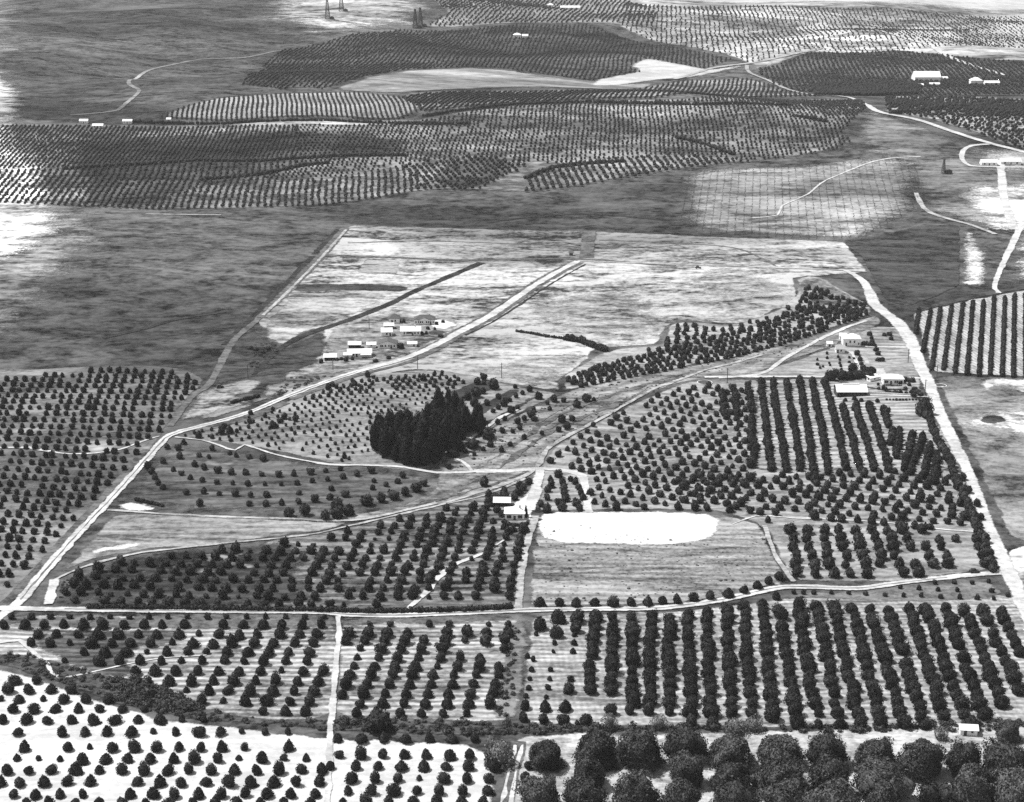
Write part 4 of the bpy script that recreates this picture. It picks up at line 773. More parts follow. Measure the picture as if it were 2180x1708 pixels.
# left orchard
po = [(-60, 800), (40, 795), (100, 795), (200, 785), (350, 785), (400, 796), (425, 815), (395, 845), (350, 905), (300, 955), (180, 1080), (40, 1225), (-60, 1280)]
P = lattice(po, (100, 1000), (22.0, 1.5), tovp((100, 1000), -15.5), 0.4, 0.05, 0.4, 1.9, True)
merged('citrus_orchard', 'dark round citrus trees of the left-hand orchard beside the diagonal road', 'orchard', P, sizes(len(P), 1.1, 1.65), 1.15, 'citrus', NEAR_T)
# curving hillside orchard
bw1 = [(1040, 290), (1145, 262), (1320, 300), (1430, 325), (1470, 342), (1555, 350), (1640, 365), (920, 410), (945, 445), (965, 480), (985, 515), (1015, 540), (1015, 380), (1080, 430), (1130, 455), (1185, 480), (1260, 495), (1350, 510), (1450, 515), (1545, 520), (1650, 520), (1750, 520), (1850, 515), (1945, 500), (2040, 490), (2140, 470), (1210, 400), (1270, 420), (1355, 440), (1440, 450), (1530, 450), (1630, 460), (1735, 465), (1830, 460), (1935, 450), (2030, 435), (2120, 425), (1160, 575), (1270, 570), (1365, 580), (1465, 585), (1560, 590), (1660, 590), (1865, 575), (2065, 550), (2150, 590), (1245, 645), (1550, 645), (1655, 645), (1755, 640), (1860, 630), (1960, 620), (2055, 605), (2145, 590), (1110, 300), (1120, 350), (1240, 340), (1300, 350)]
bw2 = [(15, 490), (110, 475), (200, 460), (290, 440), (305, 500), (380, 525), (295, 545), (450, 505), (485, 470), (40, 550), (125, 590), (35, 605), (120, 350), (620, 520)]
bwb = zz('q1', [(1795, 700), (1900, 690), (2025, 720), (2100, 665), (2100, 710), (2170, 690)]) + zz('q2', [(260, 630), (350, 610), (430, 595), (500, 570), (570, 545), (75, 670), (75, 710), (150, 695), (992, 515)])
sm = zz('q1', bw1) + zz('q2', bw2); P = np.concatenate([px(sm, 1.3), px(bwb, 2.0)]); R = np.concatenate([sizes(len(sm), 1.05, 1.65), sizes(len(bwb), 2.0, 2.7)])
merged('citrus_orchard', 'small citrus trees in curving rows on the dark hillside', 'orchard', P, R, 1.1, 'citrus', NEAR_T)
# young hillside orchard
po = [(395, 925), (600, 868), (760, 808), (900, 795), (960, 797), (1000, 812), (930, 852), (870, 870), (800, 890), (790, 960), (730, 982), (540, 945)]
P = lattice(po, (600, 920), (17.5, -3.0), tovp((600, 920), -12), 0.35, 0.06, 0.5, 0.9)
merged('young_orchard', 'tiny young citrus trees dotting the pale hillside left of the grove', 'orchard', P, np.concatenate([sizes(len(P) - len(P) // 4, 0.65, 0.95), sizes(len(P) // 4, 0.95, 1.3)]), 1.25, 'citrus', MID_T)
dg = [(1050, 1150, 2.6), (985, 1190, 1.7), (940, 1200, 2.7), (890, 1222, 2.2), (840, 1250, 1.6), (1185, 1160, 1.3), (1080, 1220, 1.7), (1010, 1265, 1.5), (930, 1262, 2.2), (1275, 1177, 1.7), (1230, 1200, 1.3), (1190, 1217, 1.4), (1150, 1245, 1.2), (1115, 1262, 2.0), (1080, 1290, 1.4), (1045, 1312, 1.2), (1330, 1220, 1.9), (1300, 1303, 1.3), (1200, 1290, 1.3), (1160, 1307, 1.8), (1120, 1360, 1.3), (1075, 1382, 1.4), (1400, 1297, 1.2), (1285, 1332, 2.0), (1240, 1357, 1.4), (1200, 1377, 1.6), (1300, 1362, 1.5), (1425, 1240, 1.8), (1485, 1247, 1.3), (1570, 1270, 2.0), (1625, 1230, 2.2), (1475, 1360, 2.0), (1540, 1360, 1.4), (990, 1105, 1.7), (950, 1130, 1.8), (610, 1105, 1.9), (1385, 1265, 1.0), (1675, 1240, 1.2), (990, 1140, 1.2)]
dg2 = [(1105, 190, 1.4), (1170, 195, 1.1), (1215, 170, 1.4), (1240, 230, 1.4), (1350, 205, 1.2), (1475, 120, 1.9), (1540, 115, 1.5), (1505, 160, 1.9), (1455, 180, 1.5), (1155, 275, 1.2), (1030, 270, 1.5), (1100, 310, 1.4), (985, 305, 1.0), (930, 335, 1.0), (875, 320, 1.1), (770, 415, 1.2), (1285, 90, 1.6), (1305, 115, 1.4)]
VG = zz('q1', [(1560, 80), (1555, 130), (1650, 95), (1700, 55), (1770, 105), (1840, 120), (1395, 165), (1380, 200), (1430, 195), (1475, 190), (1320, 225), (1240, 222), (1435, 245), (1700, 160), (1740, 130)]) + zz('r5', [(20, 1170), (50, 1150), (95, 1175), (170, 1120), (265, 1090), (300, 1100), (190, 1145)])
P = np.concatenate([px([v_], 1.3) for v_ in VG] + [px(zz('r5', [(a_[0], a_[1])]), a_[2])for a_ in dg] + [px(zz('q2', [(a_[0], a_[1])]), a_[2]) for a_ in dg2])
merged('citrus_orchard', 'scattered dark trees in slanting rows between grove and wash', 'orchard', P, np.concatenate([sizes(len(VG), 1.0, 1.8), np.array([a_[2] for a_ in dg + dg2])]), 1.15, 'citrus', NEAR_T)
# citrus band
lowc = [(1235, 820), (1320, 803), (1400, 788), (1500, 768), (1600, 748), (1690, 722), (1760, 697), (1850, 663)]
midc = [(1205, 806), (1290, 776), (1380, 756), (1480, 730), (1570, 708), (1650, 682), (1720, 656), (1790, 648)]
P = curved_rows([lowc, midc], 6, 4.9, 1.4, 0.45, 0.06)
po = [(1330, 748), (1412, 736), (1425, 696), (1455, 686), (1545, 694), (1640, 668), (1690, 660), (1640, 690), (1480, 730), (1380, 752)]
P = np.concatenate([P, lattice(po, (1500, 700), (19.5, 0), tovp((1500, 700), -8.5), 0.4, 0.12, 0, 1.7)])
po = [(1665, 660), (1700, 640), (1712, 612), (1740, 610), (1850, 648), (1850, 662), (1720, 668)]
P = np.concatenate([P, lattice(po, (1720, 640), (14, 0), (5, -7), 0.8, 0.25, 0, 1.7)])
merged('citrus_orchard', 'dark citrus trees in curving rows along the band above the wash', 'orchard', P, sizes(len(P), 1.15, 1.75), 1.12, 'citrus', NEAR_T)
# right-hand orchard
po = [(1168, 990), (1180, 955), (1260, 905), (1350, 862), (1440, 822), (1596, 818), (1605, 1005), (1600, 1075), (1540, 1082), (1260, 1082), (1255, 1010)]
P = lattice(po, (1400, 960), (22.5, 3.5), (2.6, -13.0), 0.35, 0.05, 0.0, 1.6, True)
PR = [P]; RR = [sizes(len(P), 1.2, 1.8)]
for q in zz('q2', [(1405, 495), (1410, 530), (1480, 510), (1490, 545), (1490, 580), (1497, 615), (1390, 555), (1385, 605), (1345, 645), (1460, 640), (1480, 672), (1565, 640), (1530, 490), (1560, 510), (1582, 540), (1595, 575), (1608, 605), (1385, 680), (1585, 672), (1455, 465), (1270, 505), (1235, 545), (1200, 575), (1110, 580), (1050, 600), (1125, 600), (1180, 605)]):
    PR.append(px([q], 1.6)); RR.append(sizes(1, 1.4, 2.0))
po = [(1440, 1010), (1600, 1010), (1760, 1000), (1900, 1000), (2055, 1010), (2085, 1090), (2098, 1125), (1900, 1118), (1640, 1105), (1560, 1085), (1440, 1075)]
P = lattice(po, (1800, 1060), (29, 2.5), tovp((1800, 1060), -14), 0.5, 0.08, 0.0, 1.8, True); PR.append(P); RR.append(sizes(len(P), 1.3, 2.05))
po = [(1640, 1112), (1760, 1118), (1960, 1125), (2095, 1130), (2116, 1205), (2000, 1215), (1900, 1232), (1695, 1228), (1665, 1180)]
P = lattice(po, (1800, 1180), (36, 0), tovp((1800, 1180), -18), 0.5, 0.08, 0.0, 2.2, False); PR.append(P); RR.append(sizes(len(P), 1.75, 2.45))
merged('citrus_orchard', 'round citrus trees scattered in uneven rows over the right-hand orchard', 'orchard', np.concatenate(PR), np.concatenate(RR), 1.12, 'citrus', NEAR_T)
dc = [[zz('r6', [(545, 1115)])[0], zz('q3', [(605, 420)])[0]], [zz('r6', [(615, 1125)])[0], zz('q3', [(698, 425)])[0]], [zz('r6', [(705, 1130)])[0], zz('r6', [(718, 1235)])[0]], [zz('r6', [(727, 1280)])[0], zz('q3', [(788, 420)])[0]],
      [zz('r6', [(783, 1115)])[0], zz('q3', [(876, 490)])[0]], [zz('r6', [(860, 1112)])[0], zz('q3', [(962, 430)])[0]], [zz('r6', [(938, 1115)])[0], zz('q3', [(1070, 415)])[0]], [zz('r6', [(1052, 1285)])[0], zz('q3', [(1160, 430)])[0]],
      [zz('r6', [(1127, 1270)])[0], zz('q3', [(1250, 420)])[0]], [zz('r6', [(1213, 1270)])[0], zz('q3', [(1338, 425)])[0]], [zz('r6', [(1300, 1295)])[0], zz('q3', [(1335, 155)])[0]], [zz('r6', [(462, 1165)])[0], zz('q3', [(487, 60)])[0]], [zz('q3', [(485, 100)])[0], zz('q3', [(480, 245)])[0]],
      [zz('r6', [(378, 1180)])[0], zz('r6', [(396, 1330)])[0]], [zz('r6', [(300, 1195)])[0], zz('r6', [(312, 1330)])[0]], zz('q3', [(1362, 185), (1350, 255)]), zz('q3', [(1405, 185), (1382, 345)]), zz('q3', [(1488, 205), (1430, 420)]), zz('q3', [(1555, 225), (1470, 440)]), zz('q3', [(1598, 275), (1555, 470)]), zz('q3', [(1645, 330), (1618, 505)]),
      zz('q3', [(490, 260), (515, 285), (495, 350), (475, 400)])]
P = np.concatenate([col_points(s_, 3.4, 1.9) for s_ in dc])
merged('row_orchard', 'dense dark tree rows running upright below the long barn', 'orchard', P + rt.normal(0, 0.3, P.shape), sizes(len(P), 1.5, 1.95), 1.2, 'citrus', NEAR_T)
P = col_points(zz('q3', [(1575, 70), (1620, 190), (1700, 350), (1780, 540), (1840, 670), (1900, 800), (1990, 1040)]), 4.0, 1.8)
merged('roadside_row', 'dark row of trees following the left edge of the broad white road', 'tree row', P + rt.normal(0, 0.5, P.shape), sizes(len(P), 1.4, 2.3), 1.15, 'citrus', NEAR_T)

# mid-distance and far orchards
def far(label, polys, temps=FAR_T, mat='far_leaf', rzf=1.05):
    Ps, Rs = [], []
    for po, p0, du, dv, ra, rb, miss, jit, st in polys:
        P = lattice(po, p0, du, dv, jit, miss, 0.0 if ra < 0.55 else 0.25, 1.0, st, [TRI] if p0 == (900, 110) else (), ra < 0.55); Ps.append(P); Rs.append(sizes(len(P), ra, rb))
    P = np.concatenate(Ps); R = np.concatenate(Rs)
    return merged('far_orchard', label, 'orchard', P, R, rzf, mat, temps, False, 1.2 if R.max() < 0.7 else 0.5)
U = lambda a, b: [a, b]
far('rows of small dark trees covering the great mid-distance slope', [
    ([(620, 268), (870, 262), (1000, 238), (1260, 216), (1450, 214), (1700, 214), (1835, 214), (1845, 230), (1798, 280), (1812, 300), (1778, 318), (1600, 343), (1440, 330), (1200, 348), (1110, 345), (1000, 328), (860, 350), (700, 380), (560, 380), (640, 340)], (1200, 300), U(4.3, 0.2), U(0.5, 8.6), 1.1, 1.5, 0.06, 0.35, False),
    ([(1115, 410), (1125, 380), (1180, 352), (1440, 328), (1600, 343), (1440, 360), (1250, 393)], (1300, 370), U(6.2, 0.0), U(-0.6, 5.4), 1.35, 1.85, 0.05, 0.4, False),
    ([(880, 405), (862, 354), (1000, 330), (1110, 344), (1120, 352), (1080, 375), (1020, 403)], (1000, 380), U(5.6, 1.5), U(-2.0, 7.0), 1.4, 2.0, 0.1, 0.5, False),
    ([(-60, 270), (250, 268), (480, 268), (640, 268), (640, 340), (420, 338), (130, 356), (-60, 360)], (300, 300), U(4.3, 0.0), U(0.05, -3.1), 0.95, 1.25, 0.04, 0.3, False),
    ([(-60, 364), (130, 360), (420, 341), (640, 342), (560, 380), (700, 382), (860, 352), (905, 376), (880, 406), (700, 437), (560, 440), (330, 446), (150, 438), (-60, 430)], (500, 400), U(5.6, 0.0), U(0.4, -4.2), 1.05, 1.5, 0.07, 0.4, False)])
P = np.concatenate([densify(px(c_, 1.5), 2.2, False) for c_ in ([(135, 358), (280, 350), (420, 341), (560, 342), (700, 332), (862, 330)], [(430, 382), (560, 370), (640, 352), (700, 346)], [(1120, 378), (1180, 355), (1240, 348), (1330, 342)], [(1440, 292), (1500, 305), (1560, 328)], [(1690, 245), (1760, 258)], [(280, 258), (480, 263), (700, 256), (850, 262), (1000, 262)], [(900, 246), (1000, 232), (1250, 216), (1500, 222), (1680, 224)])])
merged('windbreak', 'thin dark windbreak lines crossing the mid-distance orchard', 'windbreak', P + rt.normal(0, 0.5, P.shape), sizes(len(P), 1.4, 2.2), 1.1, 'far_leaf', FAR_T, False)
far('upright stripes of trees on the ridge left of centre', [
    ([(335, 250), (380, 231), (480, 209), (600, 199), (760, 196), (830, 204), (905, 212), (900, 232), (850, 255), (700, 247), (480, 259)], (600, 225), U(5.0, 0.2), U(-0.36, 2.6), 0.95, 1.25, 0.02, 0.2, False)])
far('slanting tree rows in the narrow band under the pale hill field', [
    ([(850, 206), (1000, 194), (1250, 193), (1450, 173), (1590, 166), (1640, 181), (1740, 204), (1600, 207), (1400, 209), (1250, 211), (1000, 228), (905, 238)], (1200, 202), U(5.6, 0.2), U(0.6, 3.6), 1.0, 1.35, 0.04, 0.4, False),
    ([(1735, 203), (1728, 180), (1880, 178), (1960, 183), (1960, 200), (1840, 204)], (1800, 190), U(4.5, 1.0), U(-1.5, 5.0), 2.0, 2.6, 0.02, 0.5, False)])
far('fine contour rows of trees over the far orchard hills', [
    ([(515, 180), (565, 130), (605, 106), (720, 82), (850, 64), (1000, 62), (1100, 54), (1250, 52), (1400, 96), (1555, 126), (1500, 150), (1380, 148), (1290, 176), (1200, 163), (1100, 148), (1000, 140), (860, 148), (760, 168), (690, 190), (640, 184), (600, 190)], (900, 110), U(6.0, 0.4), U(0.6, 6.0), 1.1, 1.6, 0.05, 0.5, False),
    ([(900, -20), (1300, -20), (1400, 20), (1390, 55), (1250, 48), (1100, 48), (1000, 55), (905, 56), (955, 30)], (1150, 30), U(7.5, 0), U(1.5, 11), 1.4, 2.0, 0.05, 0.6, False)])
far('pale far orchards fading out at the top right', [
    ([(1330, 6), (1500, 14), (1800, 18), (2050, 32), (2240, 34), (2240, 100), (2000, 100), (1720, 105), (1600, 135), (1560, 120), (1400, 90), (1320, 52)], (1700, 60), U(7.4, 1.0), U(0.8, 9), 0.95, 1.5, 0.12, 0.7, False),
    ([(1645, 178), (1610, 150), (1720, 112), (1900, 107), (2100, 127), (2240, 137), (2240, 200), (2000, 205), (1840, 203), (1745, 198)], (1850, 150), U(6.2, 0.6), U(0.4, 4.6), 1.2, 1.75, 0.06, 0.6, False)])
far('spotted orchard at the right edge beyond the slanting road', [
    ([(1885, 208), (2050, 207), (2240, 217), (2240, 325), (2165, 315), (2060, 277), (1962, 250), (1890, 238)], (2050, 250), U(5.8, 1.0), U(-1.0, 6.8), 1.4, 2.1, 0.10, 0.6, False)])
far('thin ruled rows of saplings in the sapling field', [
    ([(1450, 372), (1600, 354), (1750, 348), (1890, 336), (1960, 350), (1955, 440), (1840, 505), (1700, 508), (1500, 495), (1450, 460)], (1650, 430), U(6.2, 0), U(0.17, 1.2), 0.20, 0.34, 0.15, 0.35, False)], mat='brush')
P = np.concatenate([densify(px(c_, 1.5), 3.0, False) for c_ in ([(1895, 241), (1960, 236), (2050, 228), (2130, 215)],)]); merged('windbreak', 'dark windbreak across the right-hand far orchard', 'windbreak', P + rt.normal(0, 1, P.shape), sizes(len(P), 1.8, 2.8), 1.2, 'far_leaf', FAR_T, False)

# ------------------------------------------------------------------ hedges
def hedge(label, pts_px, rad, step, dz=1.5, rzf=1.15, name='hedge', group=None, mat='citrus'):
    P = col_points(pts_px, step, dz); r = np.random.default_rng(len(P) + int(abs(P[0, 0])))
    P = P + r.normal(0, 0.12, P.shape); base = P.mean(0); bz = float(hgt(*base)); Vs, Fs = [], []; off = 0
    for q in P:
        V, F = MID_T[r.integers(len(MID_T))]; s = rad * r.uniform(0.82, 1.15); a = r.uniform(0, 6.28); c_, s_ = math.cos(a), math.sin(a)
        W = np.stack([(V[:, 0] * c_ - V[:, 1] * s_) * s + q[0] - base[0], (V[:, 0] * s_ + V[:, 1] * c_) * s + q[1] - base[1], V[:, 2] * s * rzf + float(hgt(*q)) - bz + s * rzf * 0.62], 1)
        Vs.append(W); Fs.append(F + off); off += len(V)
    o = link(name, mesh_np(name, np.concatenate(Vs), np.concatenate(Fs)), M[mat], loc=(base[0], base[1], bz)); tag(o, label, 'hedge', group); return o
hr = [((1525, 685), (1505, 825)), ((1600, 682), (1550, 940)), ((1660, 672), (1605, 1048)), ((1730, 652), (1680, 1050)), ((1800, 642), (1750, 1068)), ((1862, 632), (1825, 1078)), ((1928, 628), (1900, 1088)), ((1995, 604), (1970, 1078)), ((2062, 603), (2045, 1088)), ((2122, 590), (2115, 1095)), ((2188, 585), (2190, 1100))]
for k, (a_, b2) in enumerate(hr):
    hedge('clipped dark hedgerow in the raked white field, %s from left' % ORDS[k], zz('r6', [a_, b2]), 1.35, 1.9, 1.2, 1.2, group='hedgerows in the raked white field')
hedge('long low black hedge along the upper side of the lower road', [(190, 1292), (400, 1294), (640, 1297), (800, 1302), (980, 1298), (1085, 1293)], 1.35, 1.6, 0.8, 1.0)
hedge('dark hedge in front of the cottage', [(1072, 1110), (1085, 1116), (1105, 1118), (1122, 1114)], 0.95, 0.9, 0.8, 1.1)
hedge('dark box hedge right of the white house', [(1838, 732), (1850, 733), (1861, 734)], 1.5, 1.2, 1.2, 1.1)
hedge('dark hedge behind the formal garden', [(1919, 808), (1932, 809), (1943, 810)], 1.5, 1.2, 1.2, 1.1)
hedge('low clipped hedge across the formal garden, upper', [(1880, 820), (1900, 821), (1918, 821)], 0.5, 0.6, 0.4, 1.0)
hedge('low clipped hedge across the formal garden, lower', [(1878, 829), (1900, 830), (1925, 830)], 0.5, 0.6, 0.4, 1.0)
hedge('tapering dark windbreak on the pale slope, left thin part', [(1100, 704), (1130, 708), (1165, 715), (1205, 720)], 1.1, 1.6, 1.0, 1.0)
hedge('tapering dark windbreak on the pale slope, right thick part', [(1205, 718), (1235, 722), (1262, 733), (1290, 742)], 2.1, 1.8, 2.0, 1.1)
hedge('dark scrub hedge beside the orchard pond track', [(495, 857), (520, 850), (550, 842)], 1.3, 1.7, 0.8, 0.9)
hedge('dark scrub on the bank below the left road', [(290, 1062), (315, 1068), (345, 1075)], 1.1, 1.5, 0.8, 0.9)

# ------------------------------------------------------------------ shrubs and garden trees
def garden(lab, pts, rad, crowns, name='garden_shrub', cat='shrub', group=None, tall=1.0):
    for k, p in enumerate(pts):
        r_ = rad * rt.uniform(0.85, 1.15)
        tree(name, (lab % ORDS[k]) if '%s' in lab else lab, cat, group, px([p], r_)[0], r_, r_ * tall, 0.1, crowns, TR_C, rt)
ZH = lambda l: [(681.2 + x * 0.1318, 649.3 + y * 0.1318) for x, y in l]
ZR = lambda l: [(1735 + x * 0.1221, 702.5 + y * 0.1221) for x, y in l]
garden('dark shrub between the farm houses, %s from left', ZH([(20, 910), (280, 880), (345, 870), (420, 885), (520, 870), (1275, 255), (1355, 262), (1645, 455), (1715, 455), (1740, 375), (1855, 385), (1885, 300), (1985, 270)]), 1.05, SHRUB, group='shrubs between the farm houses', tall=1.2)
garden('big dark tree at the right end of the lower gabled house', ZH([(1300, 655)]), 1.9, SHRUB, 'garden_tree', 'tree')
garden('dark low bush on the grass below the farm houses, %s from left', ZH([(900, 885), (1110, 835), (1950, 490)]), 1.4, SHRUB, group='bushes below the farm houses', tall=0.7)
garden('large dark tree behind the long barn, %s from left', ZR([(270, 800), (360, 760), (480, 790), (600, 800), (655, 660), (720, 790), (830, 770), (900, 720), (950, 790), (990, 720)]), 2.5, DENSE, 'garden_tree', 'tree', 'trees behind the long barn', 1.15)
garden('dark tree in the avenue below the white house, %s from the top', ZR([(735, 400), (785, 500), (810, 585), (840, 650)]), 1.5, SHRUB, 'garden_tree', 'tree', 'avenue trees', 1.1)
garden('dark garden tree on the lawn right of the avenue, %s from left', ZR([(1070, 335), (1095, 400), (1110, 510), (1180, 510)]), 1.5, SHRUB, 'garden_tree', 'tree', 'lawn trees', 1.0)
garden('dark tree above the box hedge, %s from left', ZR([(950, 60), (990, 130), (1000, 190), (1210, 75), (1300, 60), (1330, 140)]), 1.4, SHRUB, 'garden_tree', 'tree', 'trees above the box hedge', 0.95)
garden('thin garden sapling on the slope below the small cottage, %s from left', ZR([(40, 520), (40, 600), (90, 660), (140, 640), (210, 410), (210, 490), (250, 580), (265, 620), (405, 470), (430, 520), (435, 580), (450, 630), (460, 690), (600, 480), (600, 560), (680, 500)]), 0.75, SHRUB, 'garden_sapling', 'sapling', 'thin garden saplings', 1.3)
garden('small shrub edging the garden wall, %s from left', ZR([(1250 + 57 * i, 1215) for i in range(11)]), 0.65, SHRUB, group='shrubs along the garden wall')
garden('clipped dark shrub in the formal garden, %s from left', ZR([(1190, 1000), (1240, 1030), (1250, 1090), (1290, 1090), (1360, 910), (1390, 1090), (1440, 1090), (1490, 920), (1500, 1080), (1580, 1030), (1590, 1100), (1110, 1020), (1100, 950), (1640, 950)]), 0.95, SHRUB, group='shrubs in the formal garden', tall=1.2)
garden('big dark tree at the road corner beyond the garden, %s', [(1968, 868), (1973, 880)][:1], 3.6, DENSE, 'garden_tree', 'tree', None, 1.2)
garden('dark bushy tree beside the road below the corner tree', [(1973, 880)], 2.6, DENSE, 'garden_tree', 'tree')
garden('dark sloping shrubbery between garden and road, %s from left', ZR([(1690, 1060), (1740, 1000), (1790, 1050), (1840, 1100), (1720, 1110)]), 1.7, SHRUB, group='shrubbery by the road', tall=0.7)
garden('orchard tree in the row under the long barn, %s from left', ZR([(530, 1215), (690, 1180), (805, 1215), (1090, 1225)]), 1.3, CITRUS, 'orchard_tree', 'tree', 'trees under the long barn')
garden('dark tree crowding the cottage, %s from left', [(1046, 1072), (1059, 1082), (1070, 1092), (1050, 1107), (1075, 1118), (1091, 1124), (1119, 1126), (1056, 1059), (1076, 1056)], 1.75, CITRUS, 'garden_tree', 'tree', 'trees around the cottage')
garden('narrow dark cypress at the right corner of the cottage', [(1120, 1099)], 0.85, EUCA, 'cypress_tree', 'tree', None, 2.9)
garden('round dark bush in the dark weedy hollow, %s from left', [(532, 740), (545, 742), (560, 748), (570, 740)], 1.5, SHRUB, group='bushes in the weedy hollow', tall=0.8)

# ------------------------------------------------------------------ scrub along the creek
def scatter(poly, n, ra, rb):
    W = px(poly); lo, hi = W.min(0), W.max(0); P = rt.uniform(lo, hi, (n * 8, 2)); P = P[in_poly(P, W)][:n]; return P, rt.uniform(ra, rb, len(P)) * (1 + 0.5 * (rt.random(len(P)) < 0.12))
BR_T = [crown_np(560 + i, 130, 0.26, 1, 0.45, 0.7, 0.4) for i in range(5)]
P1, R1 = scatter([(0, 1394), (70, 1394), (200, 1432), (300, 1455), (420, 1506), (560, 1533), (720, 1528), (720, 1560), (560, 1545), (420, 1534), (330, 1518), (240, 1494), (150, 1462), (60, 1430), (0, 1416)], 250, 0.4, 1.05)
P2, R2 = scatter([(725, 1530), (900, 1534), (1060, 1543), (1300, 1547), (1500, 1549), (1500, 1555), (1300, 1558), (1000, 1566), (725, 1556)], 230, 0.45, 1.1)
P3, R3 = scatter([(1500, 1547), (1800, 1545), (2190, 1535), (2190, 1556), (1800, 1562), (1500, 1556)], 100, 0.6, 1.4)
P4, R4 = scatter([(1050, 1540), (1075, 1420), (1085, 1335), (1105, 1335), (1095, 1430), (1090, 1540)], 70, 0.4, 1.0)
P5_, R5 = scatter([(245, 1450), (300, 1440), (420, 1500), (440, 1525), (340, 1520), (250, 1490)], 110, 0.8, 1.7)
merged('creek_brush', 'tangled dark brush along the creek across the foreground', 'brush', np.concatenate([P1, P2, P3, P4, P5_]), np.concatenate([R1, R2, R3, R4, R5]), 0.9, 'brush', BR_T, False, 0.0, 0.4)
P1, R1 = scatter([(1160, 1110), (1540, 1165), (1640, 1130), (1660, 1220), (1560, 1265), (1140, 1285), (1140, 1165)], 500, 0.2, 0.5)
P2, R2 = scatter([(950, 1000), (1060, 915), (1240, 830), (1560, 765), (1750, 715), (1760, 735), (1440, 812), (1205, 925), (1140, 998)], 420, 0.25, 0.7)
P3, R3 = scatter([(125, 1285), (160, 1228), (128, 1240), (122, 1285)], 20, 0.4, 0.8)
P4, R4 = scatter([(570, 850), (640, 828), (700, 800), (620, 805)], 50, 0.5, 1.1)
P5_, R5 = scatter([(520, 735), (580, 730), (600, 745), (540, 800)], 50, 0.5, 1.2)
merged('weed_tufts', 'scattered weed tufts over stubble, wash and waste ground', 'weeds', np.concatenate([P1, P2, P3, P4, P5_]), np.concatenate([R1, R2, R3, R4, R5]), 0.7, 'brush', BR_T, False, 0.0, 0.3)

# ------------------------------------------------------------------ buildings
def prism(bm, pts, y0, y1):
    """polygon in x-z extruded along y."""
    a = [bm.verts.new((x, y0, z)) for x, z in pts]; b = [bm.verts.new((x, y1, z)) for x, z in pts]
    bm.faces.new(a[::-1]) ; bm.faces.new(b)
    n = len(pts)
    for i in range(n): bm.faces.new((a[i], a[(i + 1) % n], b[(i + 1) % n], b[i]))
def box(bm, x0, x1, y0, y1, z0, z1): prism(bm, [(x0, z0), (x1, z0), (x1, z1), (x0, z1)], y0, y1)
def part(name, mat, parent, fn):
    bm = bmesh.new(); fn(bm); bmesh.ops.recalc_face_normals(bm, faces=bm.faces[:]); me = bpy.data.meshes.new(name); bm.to_mesh(me); bm.free()
    return link(name, me, M[mat], parent)
def rotz(bm): bmesh.ops.rotate(bm, verts=bm.verts[:], cent=(0, 0, 0), matrix=__import__('mathutils').Matrix.Rotation(PI / 2, 3, 'Z'))
def roof_fn(kind, w, d, h, rh, ov, th=0.16):
    def f(bm):
        if kind in ('gable', 'front_gable'):
            ww, dd = (d, w) if kind == 'gable' else (w, d)     # span, length
            s = rh / (ww / 2)
            for sg in (-1, 1):
                pts = [(0, h + rh + 0.02), (sg * (ww / 2 + ov), h - ov * s + 0.02), (sg * (ww / 2 + ov), h - ov * s + th), (0, h + rh + th)]
                prism(bm, pts, -(dd / 2 + ov), dd / 2 + ov)
            if kind == 'gable': rotz(bm)
        elif kind == 'hip':
            W, D = w / 2 + ov, d / 2 + ov; r = max(0.3, W - D) if W > D else 0.3
            b0 = [bm.verts.new(q) for q in ((-W, -D, h), (W, -D, h), (W, D, h), (-W, D, h))]
            b1 = [bm.verts.new((v.co.x, v.co.y, h + th)) for v in b0]
            t = [bm.verts.new((-r, 0, h + rh + th)), bm.verts.new((r, 0, h + rh + th))]
            bm.faces.new(b0[::-1])
            for i in range(4): bm.faces.new((b0[i], b0[(i + 1) % 4], b1[(i + 1) % 4], b1[i]))
            bm.faces.new((b1[0], b1[1], t[1], t[0])); bm.faces.new((b1[2], b1[3], t[0], t[1])); bm.faces.new((b1[1], b1[2], t[1])); bm.faces.new((b1[3], b1[0], t[0]))
        else:   # lean-to, low at the front
            W = w / 2 + ov
            a = [(-d / 2 - ov, h - 0.05), (d / 2 + ov, h + rh), (d / 2 + ov, h + rh + th), (-d / 2 - ov, h - 0.05 + th)]
            prism(bm, [(y, z) for y, z in a], -W, W); rotz(bm); bmesh.ops.rotate(bm, verts=bm.verts[:], cent=(0, 0, 0), matrix=__import__('mathutils').Matrix.Rotation(0, 3, 'Z'))
    return f
